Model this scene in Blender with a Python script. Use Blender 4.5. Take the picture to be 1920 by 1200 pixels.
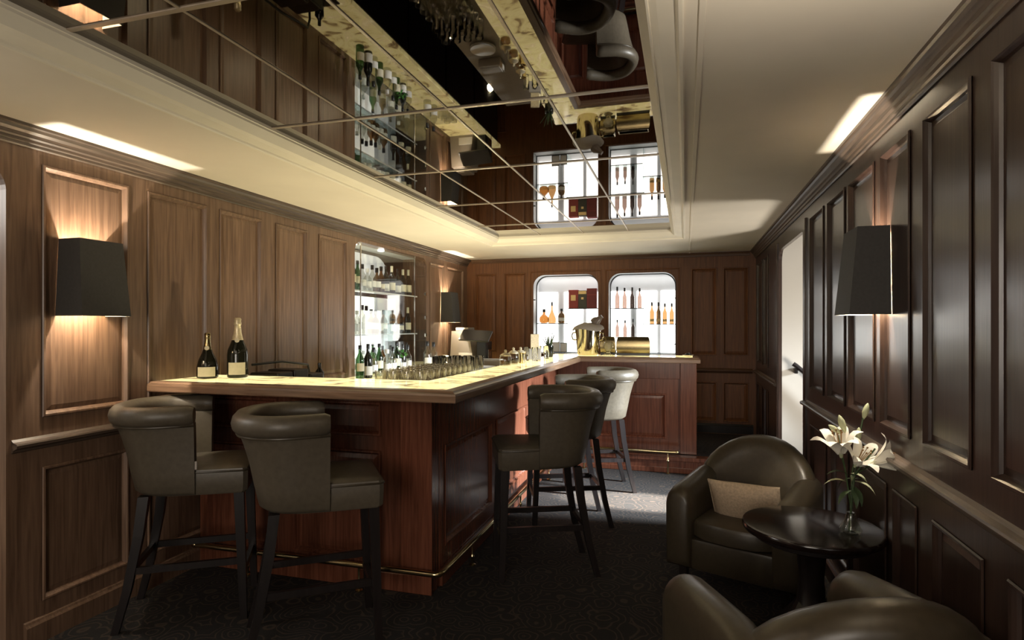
import bpy, bmesh, math, random
from mathutils import Vector, Matrix, Euler
random.seed(7)
PI = math.pi
for o in list(bpy.data.objects): bpy.data.objects.remove(o)
SC = bpy.context.scene
COL = SC.collection

# ------------------------------------------------------------------ camera, world, light, exposure
YAW = math.atan2(326, 1115)
cd = bpy.data.cameras.new('camera'); cam = bpy.data.objects.new('camera', cd); COL.objects.link(cam)
cd.sensor_width = 36.0; cd.lens = 1115/1920*36.0
cd.shift_x = 0.0; cd.shift_y = 12/1920.0
cam.location = (0, 0, 1.45); cam.rotation_euler = (PI/2, 0, YAW); cd.clip_start = 0.03
SC.camera = cam
w = bpy.data.worlds.new('world'); SC.world = w; w.use_nodes = True
w.node_tree.nodes['Background'].inputs[0].default_value = (0.9, 0.95, 1, 1)
w.node_tree.nodes['Background'].inputs[1].default_value = 0.02
vs = SC.view_settings
vs.view_transform = 'Standard'; vs.look = 'None'; vs.gamma = 1; vs.use_curve_mapping = False
vs.exposure = 0.0
SC.cycles.transparent_max_bounces = 40

def area_light(name, loc, target, sx, sy, power, color, spread=180):
    l = bpy.data.lights.new(name, 'AREA'); l.shape = 'RECTANGLE'; l.size = sx; l.size_y = sy
    l.energy = power; l.color = color; l.spread = math.radians(spread)
    o = bpy.data.objects.new(name, l); COL.objects.link(o); o.location = loc
    o.rotation_euler = (Vector(target)-Vector(loc)).to_track_quat('-Z', 'Y').to_euler()
    return o
area_light('stair_daylight', (4.7, 4.75, 2.15), (-0.9, 5.1, 0.3), 0.6, 0.6, 80, (0.84, 0.93, 1.0), 27)
sun_ = bpy.data.lights.new('stair_sun_shaft', 'SPOT'); sun_.energy = 30000; sun_.color = (1.0, 0.95, 0.86); sun_.spot_size = math.radians(6.0); sun_.spot_blend = 0.5; sun_.shadow_soft_size = 0.05
so_ = bpy.data.objects.new('stair_sun_shaft', sun_); COL.objects.link(so_); so_.location = (4.7, 4.95, 2.3)
so_.rotation_euler = (Vector((-0.35, 5.02, 0.0))-so_.location).to_track_quat('-Z', 'Y').to_euler()
area_light('stair_wall_fill', (1.7, 4.75, 2.5), (1.3, 5.9, 1.0), 0.7, 0.7, 9, (1.0, 0.93, 0.84))  # added fill for the white stairwell wall; no ceiling lamp is seen
area_light('stair_low_fill', (2.0, 4.7, 0.5), (0.2, 6.0, 2.2), 0.5, 0.5, 21, (1.0, 0.94, 0.85), 120)  # added low fill, throws light through the doorway onto the rear ceiling
area_light('rear_fill_light', (-0.5, -2.3, 1.6), (-1.6, 3, 0.7), 1.7, 1.3, 62, (1.0, 0.90, 0.78))  # added fill for stools and bar front; the rear window is unseen
area_light('hall_light', (-3.9, 1.3, 2.2), (-3.5, 1.3, 0.6), 0.8, 0.8, 22, (1.0, 0.95, 0.88))

for x_ in (0.45, -2.5):      # added up-spots out of view, brightening the near ceiling; no fittings there
    ul = bpy.data.lights.new('near_ceiling_fill', 'SPOT'); ul.energy = 42; ul.color = (1.0, 0.89, 0.75); ul.spot_size = math.radians(150); ul.spot_blend = 0.5; ul.shadow_soft_size = 0.06
    uo = bpy.data.objects.new('near_ceiling_fill', ul); COL.objects.link(uo); uo.location = (x_, 0.9 if x_ > 0 else 0.1, 1.75); uo.rotation_euler = (PI, 0, 0)
for y_ in (3.35, 4.5, 5.6):      # added fill spots hidden inside the bar, lifting the ceiling and left wall
    wl = bpy.data.lights.new('bar_up_fill', 'SPOT'); wl.energy = 27 if y_ < 5 else 60; wl.color = (1.0, 0.87, 0.58); wl.spot_size = math.radians(165); wl.spot_blend = 0.6; wl.shadow_soft_size = 0.03
    wo = bpy.data.objects.new('bar_up_fill', wl); COL.objects.link(wo); wo.location = (-1.86, y_, 1.02); wo.rotation_euler = (PI, 0, 0)

# ------------------------------------------------------------------ materials
def nodes(name):
    m = bpy.data.materials.new(name); m.use_nodes = True
    nt = m.node_tree; return m, nt, nt.nodes, nt.links, nt.nodes['Principled BSDF']
def ramp(n, stops):
    r = n.new('ShaderNodeValToRGB'); e = r.color_ramp.elements
    e[0].position, e[0].color = stops[0][0], (*stops[0][1], 1)
    e[1].position, e[1].color = stops[-1][0], (*stops[-1][1], 1)
    for p, c in stops[1:-1]:
        k = e.new(p); k.color = (*c, 1)
    return r
def wood(name, dark, light, rough=0.38, scale=(26, 26, 1.3), bump=0.08, coat=0.0):
    m, nt, n, l, b = nodes(name)
    tc = n.new('ShaderNodeTexCoord'); mp = n.new('ShaderNodeMapping'); mp.inputs['Scale'].default_value = scale
    no = n.new('ShaderNodeTexNoise'); no.inputs['Scale'].default_value = 2.2; no.inputs['Detail'].default_value = 7; no.inputs['Distortion'].default_value = 0.7
    oi = n.new('ShaderNodeObjectInfo'); ad = n.new('ShaderNodeVectorMath'); ad.operation = 'ADD'
    ml = n.new('ShaderNodeVectorMath'); ml.operation = 'SCALE'; ml.inputs['Scale'].default_value = 7.0
    cx = n.new('ShaderNodeCombineXYZ')
    for i in range(3): l.new(oi.outputs['Random'], cx.inputs[i])
    l.new(cx.outputs[0], ml.inputs[0]); l.new(tc.outputs['Object'], ad.inputs[0]); l.new(ml.outputs[0], ad.inputs[1])
    l.new(ad.outputs[0], mp.inputs[0]); l.new(mp.outputs[0], no.inputs['Vector'])
    r = ramp(n, [(0.28, dark), (0.52, tuple((a+b_)/2 for a, b_ in zip(dark, light))), (0.75, light)])
    l.new(no.outputs['Fac'], r.inputs[0])
    hv = n.new('ShaderNodeHueSaturation'); mr = n.new('ShaderNodeMapRange')
    mr.inputs['To Min'].default_value = 0.85; mr.inputs['To Max'].default_value = 1.15
    l.new(oi.outputs['Random'], mr.inputs[0]); l.new(mr.outputs[0], hv.inputs['Value'])
    l.new(r.outputs[0], hv.inputs['Color']); l.new(hv.outputs[0], b.inputs['Base Color'])
    b.inputs['Roughness'].default_value = rough
    if coat: b.inputs['Coat Weight'].default_value = coat; b.inputs['Coat Roughness'].default_value = 0.15
    bp = n.new('ShaderNodeBump'); bp.inputs['Strength'].default_value = bump; bp.inputs['Distance'].default_value = 0.004
    l.new(no.outputs['Fac'], bp.inputs['Height']); l.new(bp.outputs[0], b.inputs['Normal'])
    return m
def plain(name, col, rough=0.5, metal=0.0, noise=0.0, nscale=30, bump=0.0, emit=0.0):
    m, nt, n, l, b = nodes(name)
    b.inputs['Roughness'].default_value = rough; b.inputs['Metallic'].default_value = metal
    tc = n.new('ShaderNodeTexCoord'); no = n.new('ShaderNodeTexNoise'); no.inputs['Scale'].default_value = nscale; no.inputs['Detail'].default_value = 4
    l.new(tc.outputs['Object'], no.inputs['Vector'])
    r = ramp(n, [(0.3, tuple(c*(1-noise) for c in col)), (0.7, tuple(min(1, c*(1+noise)) for c in col))])
    l.new(no.outputs['Fac'], r.inputs[0]); l.new(r.outputs[0], b.inputs['Base Color'])
    if bump:
        bp = n.new('ShaderNodeBump'); bp.inputs['Strength'].default_value = bump; bp.inputs['Distance'].default_value = 0.003
        l.new(no.outputs['Fac'], bp.inputs['Height']); l.new(bp.outputs[0], b.inputs['Normal'])
    if emit:
        b.inputs['Emission Color'].default_value = (*col, 1); b.inputs['Emission Strength'].default_value = emit
    return m
def glassy(name, tint, rough=0.03, refl=1.0, f0=0.04, power=4.0):
    m, nt, n, l, b = nodes(name); n.remove(b)
    out = n['Material Output']
    tr = n.new('ShaderNodeBsdfTransparent'); tr.inputs[0].default_value = (*tint, 1)
    gl = n.new('ShaderNodeBsdfGlossy'); gl.inputs['Roughness'].default_value = rough; gl.inputs[0].default_value = (refl, refl, refl, 1)
    lw = n.new('ShaderNodeLayerWeight'); lw.inputs['Blend'].default_value = 0.5
    pw = n.new('ShaderNodeMath'); pw.operation = 'POWER'; pw.inputs[1].default_value = power; l.new(lw.outputs['Facing'], pw.inputs[0])
    fr = n.new('ShaderNodeMath'); fr.operation = 'MULTIPLY_ADD'; fr.inputs[1].default_value = 0.85; fr.inputs[2].default_value = f0; l.new(pw.outputs[0], fr.inputs[0])
    mx = n.new('ShaderNodeMixShader')
    l.new(fr.outputs[0], mx.inputs[0]); l.new(tr.outputs[0], mx.inputs[1]); l.new(gl.outputs[0], mx.inputs[2]); l.new(mx.outputs[0], out.inputs[0])
    return m
def onyx(name, strength):
    m, nt, n, l, b = nodes(name)
    tc = n.new('ShaderNodeTexCoord'); mp = n.new('ShaderNodeMapping'); mp.inputs['Scale'].default_value = (2.3, 3.0, 2)
    mp.inputs['Rotation'].default_value = (0, 0, 0.6)
    n1 = n.new('ShaderNodeTexNoise'); n1.inputs['Scale'].default_value = 1.7; n1.inputs['Detail'].default_value = 8; n1.inputs['Distortion'].default_value = 1.9
    l.new(tc.outputs['Object'], mp.inputs[0]); l.new(mp.outputs[0], n1.inputs['Vector'])
    r = ramp(n, [(0.27, (0.070, 0.042, 0.020)), (0.36, (0.20, 0.140, 0.060)), (0.43, (0.43, 0.36, 0.155)), (0.54, (0.50, 0.44, 0.205)), (0.62, (0.47, 0.385, 0.20)), (0.75, (0.66, 0.59, 0.36))])
    l.new(n1.outputs['Fac'], r.inputs[0])
    l.new(r.outputs[0], b.inputs['Base Color']); l.new(r.outputs[0], b.inputs['Emission Color'])
    b.inputs['Emission Strength'].default_value = strength; b.inputs['Roughness'].default_value = 0.12
    return m
def carpet(name):
    m, nt, n, l, b = nodes(name)
    tc = n.new('ShaderNodeTexCoord'); no = n.new('ShaderNodeTexNoise'); no.inputs['Scale'].default_value = 6; no.inputs['Detail'].default_value = 2
    l.new(tc.outputs['Object'], no.inputs['Vector'])
    mx = n.new('ShaderNodeVectorMath'); mx.operation = 'MULTIPLY_ADD'; mx.inputs[1].default_value = (0.09, 0.09, 0)
    l.new(no.outputs['Color'], mx.inputs[0]); l.new(tc.outputs['Object'], mx.inputs[2])
    vo = n.new('ShaderNodeTexVoronoi'); vo.inputs['Scale'].default_value = 7.5; l.new(mx.outputs[0], vo.inputs['Vector'])
    mu = n.new('ShaderNodeMath'); mu.operation = 'MULTIPLY'; mu.inputs[1].default_value = 34; l.new(vo.outputs['Distance'], mu.inputs[0])
    si = n.new('ShaderNodeMath'); si.operation = 'SINE'; l.new(mu.outputs[0], si.inputs[0])
    r = ramp(n, [(0.55, (0.005, 0.0035, 0.003)), (0.98, (0.042, 0.026, 0.016))]); l.new(si.outputs[0], r.inputs[0])
    l.new(r.outputs[0], b.inputs['Base Color']); b.inputs['Roughness'].default_value = 0.95
    f = n.new('ShaderNodeTexNoise'); f.inputs['Scale'].default_value = 260
    l.new(tc.outputs['Object'], f.inputs['Vector'])
    bp = n.new('ShaderNodeBump'); bp.inputs['Strength'].default_value = 0.5; bp.inputs['Distance'].default_value = 0.004
    l.new(f.outputs['Fac'], bp.inputs['Height']); l.new(bp.outputs[0], b.inputs['Normal'])
    return m

M = dict(
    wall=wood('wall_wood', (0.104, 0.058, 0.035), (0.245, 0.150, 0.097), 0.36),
    wall_r=wood('wall_wood_right', (0.021, 0.011, 0.008), (0.050, 0.028, 0.020), 0.30, coat=0.3),  # darker copy of the panelling; the right wall's shade is in the colour
    wall_b=wood('wall_wood_back', (0.105, 0.038, 0.011), (0.22, 0.086, 0.028), 0.5),
    bar=wood('bar_wood', (0.090, 0.028, 0.015), (0.205, 0.073, 0.040), 0.25, coat=0.3),
    edge=wood('bar_edge_wood', (0.12, 0.066, 0.038), (0.27, 0.165, 0.10), 0.28, scale=(1.5, 26, 26), coat=0.3),
    edge_y=wood('bar_edge_wood_side', (0.12, 0.066, 0.038), (0.27, 0.165, 0.10), 0.28, scale=(26, 1.5, 26), coat=0.3),
    crown=wood('crown_wood', (0.045, 0.030, 0.021), (0.15, 0.105, 0.075), 0.4, scale=(30, 1.3, 30)),
    crown_b=wood('crown_wood_back', (0.07, 0.03, 0.013), (0.14, 0.066, 0.028), 0.4, scale=(1.3, 30, 30)),
    black_wood=wood('black_wood', (0.006, 0.004, 0.004), (0.016, 0.011, 0.010), 0.35),
    table=wood('table_wood', (0.006, 0.0035, 0.003), (0.015, 0.009, 0.007), 0.15, scale=(2, 26, 26), bump=0.02),
    plaster=plain('cream_plaster', (0.80, 0.725, 0.60), 0.85, noise=0.03, nscale=3, bump=0.02),
    mould=plain('cream_moulding_paint', (0.84, 0.77, 0.63), 0.6, noise=0.03, nscale=6),
    white=plain('white_plaster', (0.50, 0.47, 0.42), 0.8, noise=0.02, nscale=4),
    grey=plain('grey_paint', (0.60, 0.57, 0.51), 0.7, noise=0.02, nscale=4),
    lining=plain('niche_lining', (0.52, 0.53, 0.55), 0.5, noise=0.02, nscale=8),
    leather=plain('olive_brown_leather', (0.088, 0.072, 0.051), 0.42, noise=0.12, nscale=45, bump=0.12),
    leather_d=plain('dark_leather', (0.048, 0.037, 0.023), 0.36, noise=0.12, nscale=40, bump=0.12),
    cushion=plain('taupe_cushion_cloth', (0.52, 0.40, 0.28), 0.9, noise=0.18, nscale=90, bump=0.3),
    shade=plain('black_lamp_shade', (0.045, 0.042, 0.039), 0.7, noise=0.1, nscale=80),
    shade_in=plain('lamp_shade_lining', (0.75, 0.66, 0.5), 0.6, noise=0.02),
    bulb=plain('lamp_bulb', (1.0, 0.75, 0.45), 0.5, emit=12),
    brass=plain('polished_brass', (0.62, 0.50, 0.28), 0.16, metal=1.0, noise=0.05, nscale=12),
    chrome=plain('polished_steel', (0.78, 0.75, 0.70), 0.14, metal=1.0, noise=0.03, nscale=12),
    bucket=plain('gilt_bucket_metal', (0.66, 0.58, 0.40), 0.12, metal=1.0, noise=0.05, nscale=6),
    bronze=plain('bronze_box_metal', (0.36, 0.29, 0.15), 0.22, metal=1.0, noise=0.08, nscale=9),
    black=plain('black_plastic', (0.010, 0.009, 0.009), 0.3, noise=0.05),
    offwhite=plain('offwhite_plastic', (0.36, 0.32, 0.27), 0.5, noise=0.04, nscale=12),
    cloth=plain('white_napkin_cloth', (0.38, 0.34, 0.30), 0.9, noise=0.05, nscale=60, bump=0.2),
    paper=plain('label_paper', (0.72, 0.66, 0.50), 0.8, noise=0.05, nscale=60),
    paper_w=plain('white_label_paper', (0.80, 0.78, 0.74), 0.8, noise=0.04, nscale=60),
    foil=plain('gold_foil', (0.72, 0.62, 0.42), 0.35, metal=0.5, noise=0.12, nscale=80, bump=0.3),
    red=plain('red_gift_box', (0.30, 0.035, 0.025), 0.5, noise=0.15, nscale=14),
    red_d=plain('dark_red_gift_box', (0.19, 0.018, 0.016), 0.5, noise=0.15, nscale=14),
    darkgreen=plain('dark_green_box', (0.060, 0.055, 0.035), 0.5, noise=0.15, nscale=14),
    gold=plain('gold_print', (0.70, 0.50, 0.22), 0.4, metal=0.5, noise=0.1),
    petal=plain('white_lily_petal', (0.80, 0.76, 0.66), 0.6, noise=0.05, nscale=30),
    bud=plain('green_lily_bud', (0.48, 0.50, 0.30), 0.6, noise=0.1, nscale=30),
    stem=plain('green_stem', (0.045, 0.075, 0.028), 0.5, noise=0.15, nscale=30),
    leaf=plain('green_leaf', (0.050, 0.080, 0.035), 0.5, noise=0.2, nscale=20),
    herb=plain('bright_green_herb', (0.07, 0.30, 0.05), 0.6, noise=0.3, nscale=40),
    stamen=plain('stamen', (0.22, 0.11, 0.03), 0.7, noise=0.1),
    panel_light=plain('backlit_panel', (1.0, 0.97, 0.92), 0.5, emit=4.6),
    panel_soft=plain('soft_glow_panel', (0.70, 0.70, 0.71), 0.5, emit=0.45), panel_mid=plain('niche_glow_panel', (1.0, 0.97, 0.92), 0.5, emit=1.2),
    spot=plain('spot_lamp', (1.0, 0.93, 0.82), 0.5, emit=18),
    darkline=plain('dark_gasket', (0.04, 0.045, 0.05), 0.5, noise=0.1),
    grey_d=plain('dark_grey_panel', (0.16, 0.125, 0.10), 0.3, noise=0.05),
    onyx=onyx('backlit_onyx', 2.2), onyx_dim=onyx('onyx_counter', 1.5),
    carpet=carpet('swirl_carpet'),
    mirror=plain('bronze_mirror', (0.19, 0.168, 0.145), 0.015, metal=1.0, noise=0.0),
    joint=plain('mirror_joint_strip', (0.40, 0.33, 0.25), 0.35, metal=0.4, noise=0.05),
    pane=glassy('clear_glass', (0.93, 0.95, 0.94)),
    shelf_glass=glassy('shelf_glass', (0.72, 0.80, 0.80)),
    clear=glassy('drinking_glass', (0.95, 0.95, 0.92), 0.08),
    amber=glassy('amber_spirit', (0.40, 0.245, 0.11)),
    amber_l=glassy('pale_amber_spirit', (0.47, 0.34, 0.21)),
    pinkish=glassy('pale_rose_spirit', (0.40, 0.325, 0.295)),
    greeng=glassy('green_bottle_glass', (0.22, 0.34, 0.20)),
    clearb=glassy('clear_spirit', (0.80, 0.80, 0.76)),
    darkg=plain('dark_bottle_glass', (0.012, 0.012, 0.008), 0.07, noise=0.05),
    crystal=None, thin_glass=glassy('thin_bar_glass', (0.93, 0.92, 0.88), 0.12, 1.0, 0.10, 2.2), steel_shelf=plain('brushed_steel_shelf', (0.34, 0.31, 0.27), 0.35, metal=0.3, noise=0.05),
    water=glassy('water', (0.86, 0.90, 0.88)),
)

_m, _nt, _n, _l, _b = nodes('cut_crystal')
_b.inputs['Transmission Weight'].default_value = 1.0; _b.inputs['Roughness'].default_value = 0.03; _b.inputs['IOR'].default_value = 1.48
_b.inputs['Base Color'].default_value = (0.97, 0.97, 0.95, 1); M['crystal'] = _m
# ------------------------------------------------------------------ geometry helpers
def I(a, z, n): return (a, z, n)
class MB:
    def __init__(s): s.v = []; s.f = []
    def add(s, vs_, fs):
        k = len(s.v); s.v += [tuple(p) for p in vs_]; s.f += [tuple(i+k for i in f) for f in fs]; return s
    def box(s, x0, y0, z0, x1, y1, z1, c=0.0, seg=1):
        if c <= 0:
            v = [(x, y, z) for z in (z0, z1) for y in (y0, y1) for x in (x0, x1)]
            return s.add(v, [(0,2,3,1),(4,5,7,6),(0,1,5,4),(2,6,7,3),(0,4,6,2),(1,3,7,5)])
        bm = bmesh.new()
        bmesh.ops.create_cube(bm, size=1)
        for q in bm.verts: q.co = ((x0+x1)/2+q.co.x*(x1-x0), (y0+y1)/2+q.co.y*(y1-y0), (z0+z1)/2+q.co.z*(z1-z0))
        bmesh.ops.bevel(bm, geom=bm.edges[:], offset=c, segments=seg, affect='EDGES', profile=0.5)
        bm.verts.index_update()
        s.add([q.co[:] for q in bm.verts], [[q.index for q in f.verts] for f in bm.faces]); bm.free(); return s
    def loft(s, rings, closed=True, cap0=True, cap1=True):
        n = len(rings[0]); k = len(s.v)
        for r in rings: s.v += [tuple(p) for p in r]
        for i in range(len(rings)-1):
            for j in range(n if closed else n-1):
                a = k+i*n+j; b = k+i*n+(j+1) % n
                s.f.append((a, b, b+n, a+n))
        if cap0: s.f.append(tuple(k+j for j in reversed(range(n))))
        if cap1: s.f.append(tuple(k+(len(rings)-1)*n+j for j in range(n)))
        return s
    def lathe(s, prof, n=16, c=(0, 0, 0), cap0=True, cap1=True, sx=1, sy=1):
        return s.loft([[(c[0]+sx*r*math.cos(2*PI*j/n), c[1]+sy*r*math.sin(2*PI*j/n), c[2]+z) for j in range(n)] for r, z in prof], True, cap0, cap1)
    def tube(s, pts, r, n=8, cap=True):
        pts = [Vector(p) for p in pts]; rings = []
        rr = r if isinstance(r, (list, tuple)) else [r]*len(pts)
        up = None
        for i, p in enumerate(pts):
            t = (pts[min(i+1, len(pts)-1)]-pts[max(i-1, 0)]).normalized()
            if up is None:
                up = Vector((0, 0, 1)) if abs(t.z) < 0.9 else Vector((1, 0, 0))
            a = t.cross(up).normalized(); up = a.cross(t).normalized()
            rings.append([p+(a*math.cos(2*PI*j/n)+up*math.sin(2*PI*j/n))*rr[i] for j in range(n)])
        return s.loft(rings, True, cap, cap)
    def bar(s, p0, p1, w0, d0, w1, d1):
        "tapering square bar, vertical-ish"
        r = []
        for p, w_, d_ in ((p0, w0, d0), (p1, w1, d1)):
            r.append([(p[0]+i*w_/2, p[1]+j*d_/2, p[2]) for i, j in ((-1, -1), (1, -1), (1, 1), (-1, 1))])
        return s.loft(r)
    def sphere(s, c, r, n=10, m=6, sz=1.0):
        return s.lathe([(max(1e-4, r*math.sin(PI*i/m)), -r*sz*math.cos(PI*i/m)) for i in range(m+1)], n, c)
    def mesh(s, name, mat, smooth=None):
        me = bpy.data.meshes.new(name); me.from_pydata(s.v, [], s.f)
        bm = bmesh.new(); bm.from_mesh(me)
        bmesh.ops.remove_doubles(bm, verts=bm.verts[:], dist=1e-5)
        bmesh.ops.recalc_face_normals(bm, faces=bm.faces[:]); bm.to_mesh(me); bm.free()
        me.materials.append(mat)
        if smooth is not None:
            for p in me.polygons: p.use_smooth = True
            me.set_sharp_from_angle(angle=math.radians(smooth))
        return me
    def build(s, name, mat, parent=None, smooth=None, **kw):
        o = bpy.data.objects.new(name, s.mesh(name, mat, smooth)); COL.objects.link(o)
        if parent is not None: o.parent = parent
        for k, v in kw.items(): o[k] = v
        return o
def inst(name, me, parent=None, loc=None, rot=None, scale=None):
    o = bpy.data.objects.new(name, me); COL.objects.link(o)
    if parent is not None: o.parent = parent
    if loc: o.location = loc
    if rot: o.rotation_euler = rot
    if scale: o.scale = scale
    return o
def tag(o, label, cat, group=None):
    o['label'] = label; o['category'] = cat
    if group: o['group'] = group
    return o
def thing(name, label, cat, loc=(0, 0, 0), rz=0, group=None):
    o = bpy.data.objects.new(name, None); COL.objects.link(o); o.location = loc; o.rotation_euler = (0, 0, rz)
    o.empty_display_size = 0.05
    return tag(o, label, cat, group)
def kids(o): return [c for c in COL.objects if c.parent == o]
def copy_tree(o, parent=None):
    c = o.copy(); COL.objects.link(c)
    if parent is not None: c.parent = parent
    for k in list(o.children): copy_tree(k, c)
    return c
def dup(o, loc, rz, label, group=None):
    c = copy_tree(o); c.location = loc; c.rotation_euler = (0, 0, rz); c['label'] = label
    if group: c['group'] = group
    return c

# surfaces described by (a along, z up, n out of the surface)
XL, XR, YB = -2.86, 0.80, 7.60
mL = lambda a, z, n: (XL+n, a, z)
mR = lambda a, z, n: (XR-n, a, z)
mB = lambda a, z, n: (a, YB-n, z)
def gridface(mb, m, a0, a1, z0, z1, holes, n):
    A = sorted({a0, a1, *[h[0] for h in holes if a0 < h[0] < a1], *[h[1] for h in holes if a0 < h[1] < a1]})
    Z = sorted({z0, z1, *[h[2] for h in holes if z0 < h[2] < z1], *[h[3] for h in holes if z0 < h[3] < z1]})
    for i in range(len(A)-1):
        for j in range(len(Z)-1):
            ca, cz = (A[i]+A[i+1])/2, (Z[j]+Z[j+1])/2
            if any(h[0] < ca < h[1] and h[2] < cz < h[3] for h in holes): continue
            mb.add([m(A[i], Z[j], n), m(A[i+1], Z[j], n), m(A[i+1], Z[j+1], n), m(A[i], Z[j+1], n)], [(0, 1, 2, 3)])
def sides(mb, m, h, n0, n1):
    a0, a1, z0, z1 = h
    p = [(a0, z0), (a1, z0), (a1, z1), (a0, z1)]
    mb.add([m(a, z, n0) for a, z in p]+[m(a, z, n1) for a, z in p], [(i, (i+1) % 4, (i+1) % 4+4, i+4) for i in range(4)])
def spandrel(mb, m, ca, cz, r, sa, sz, n0, n1, k=8):
    "solid corner piece that rounds the corner (ca,cz); sa,sz point into the opening"
    oa, oz = ca+sa*r, cz+sz*r
    arc = [(oa-sa*r*math.cos(t), oz-sz*r*math.sin(t)) for t in [PI/2*i/k for i in range(k+1)]]
    for i in range(k):
        q = [(ca, cz), arc[i], arc[i+1]]
        v = [m(a, z, n0) for a, z in q]+[m(a, z, n1) for a, z in q]
        mb.add(v, [(0, 1, 2), (5, 4, 3), (1, 4, 5, 2)])
D = 0.016
def ring(mb, m, a0, a1, z0, z1, prof):
    rr = []
    for t, n in prof:
        rr.append([m(a0+t, z0+t, n), m(a1-t, z0+t, n), m(a1-t, z1-t, n), m(a0+t, z1-t, n)])
    mb.loft(rr, True, False, False)
MOULD = [(0.0, 0.003), (0.004, 0.008), (0.012, 0.008), (0.016, 0.003), (0.022, -0.006), (0.026, -D+0.001)]
def panel(parent, m, p, mat, base=0.0, wide=1.0):
    a0, a1, z0, z1 = p; g = 0.003
    mm = lambda a, z, n: m(a, z, n+base)
    mb = MB()
    t0, t1 = 0.0265*wide, 0.050*wide
    if min(a1-a0, z1-z0) > 0.16:
        mb.loft([[mm(a0+t, z0+t, n), mm(a1-t, z0+t, n), mm(a1-t, z1-t, n), mm(a0+t, z1-t, n)] for t, n in ((g, -D+0.0005), (t0, -D+0.001), (t1, -D+0.006))], True, False, True)
    else:
        mb.loft([[mm(a0+t, z0+t, n), mm(a1-t, z0+t, n), mm(a1-t, z1-t, n), mm(a0+t, z1-t, n)] for t, n in ((g, -D+0.0005), (0.02, -D+0.003))], True, False, True)
    o = mb.build('panel', mat, parent)
    r = MB(); ring(r, mm, a0, a1, z0, z1, [(t*wide, n) for t, n in MOULD]); r.build('moulding', mat, o)
    return o
def extrude(mb, m, a0, a1, prof):
    mb.loft([[m(a, z, n) for n, z in prof] for a in (a0, a1)], True, True, True)
    return mb
def wall(name, m, a0, a1, z0, z1, panels, openings, mat, thick=0.12, rounds=()):
    mb = MB()
    gridface(mb, m, a0, a1, z0, z1, panels+openings, 0.0)
    gridface(mb, m, a0, a1, z0, z1, openings, -D)
    gridface(mb, m, a0, a1, z0, z1, openings, -thick)
    for h in panels: sides(mb, m, h, 0, -D)
    for h in openings: sides(mb, m, h, 0, -thick)
    sides(mb, m, (a0, a1, z0, z1), 0, -thick)
    for (ca, cz, r, sa, sz) in rounds: spandrel(mb, m, ca, cz, r, sa, sz, 0, -thick)
    o = mb.build(name, mat); o['kind'] = 'structure'
    for h in panels: panel(o, m, h, mat)
    return o
def struct(name, mb, mat, smooth=None):
    o = mb.build(name, mat, None, smooth); o['kind'] = 'structure'; return o

# ------------------------------------------------------------------ room shell
ZC = 2.35
Y0 = -2.6
floor = struct('floor', MB().box(-4.6, Y0-0.1, -0.1, 5.2, 7.9, 0.0), M['carpet'])
CX0, CX1, CY0, CY1 = -2.06, -0.02, -1.54, 6.25
cm = MB()
cmap = lambda a, z, n: (a, z, ZC+n)
gridface(cm, cmap, XL-0.12, XR+0.12, Y0-0.1, YB+0.12, [(CX0, CX1, CY0, CY1)], 0.0)
gridface(cm, cmap, XL-0.12, XR+0.12, Y0-0.1, YB+0.12, [], 0.12)
sides(cm, cmap, (CX0, CX1, CY0, CY1), 0.0, 0.12)
sides(cm, cmap, (XL-0.12, XR+0.12, Y0-0.1, YB+0.12), 0.0, 0.12)
ceil = struct('ceiling', cm, M['plaster'])
# mirror panels set in the coffer: a grid of plates with thin joint strips
xs = [-1.94, -1.48, -1.02, -0.56, -0.14]; ys = [-1.42, -0.52, 0.47, 1.46, 2.46, 3.45, 4.45, 5.45, 6.13]
for i in range(4):
    for j in range(8):
        MB().box(xs[i]+0.003, ys[j]+0.003, 2.420, xs[i+1]-0.003, ys[j+1]-0.003, 2.430).build('mirror_panel', M['mirror'], ceil)
for x in xs[1:-1]: MB().box(x-0.006, ys[0], 2.4165, x+0.006, ys[-1], 2.4215, 0.001).build('joint_strip', M['joint'], ceil)
for y in ys[1:-1]: MB().box(xs[0]-0.01, y-0.010, 2.4155, xs[-1]+0.01, y+0.010, 2.4210, 0.001).build('joint_strip', M['joint'], ceil)
prof = [(-0.015, 2.352), (-0.015, 2.338), (-0.010, 2.333), (0.0, 2.333), (0.006, 2.338), (0.010, 2.346), (0.030, 2.349), (0.060, 2.354), (0.082, 2.362), (0.084, 2.357), (0.090, 2.358), (0.119, 2.394), (0.120, 2.404), (0.124, 2.406), (0.124, 2.435)]
t1 = MB(); t1.loft([[(CX0+d, CY0+d, z), (CX1-d, CY0+d, z), (CX1-d, CY1-d, z), (CX0+d, CY1-d, z)] for d, z in prof], True, False, False)
struct('trim_1', t1, M['mould'])
struct('trim_2', MB().box(0.035, Y0, 2.344, 0.055, YB, 2.3505, 0.002), M['plaster'])

UZ0, UZ1 = 1.03, 2.20           # upper panels
LZ0, LZ1 = 0.18, 0.80           # lower panels
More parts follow.
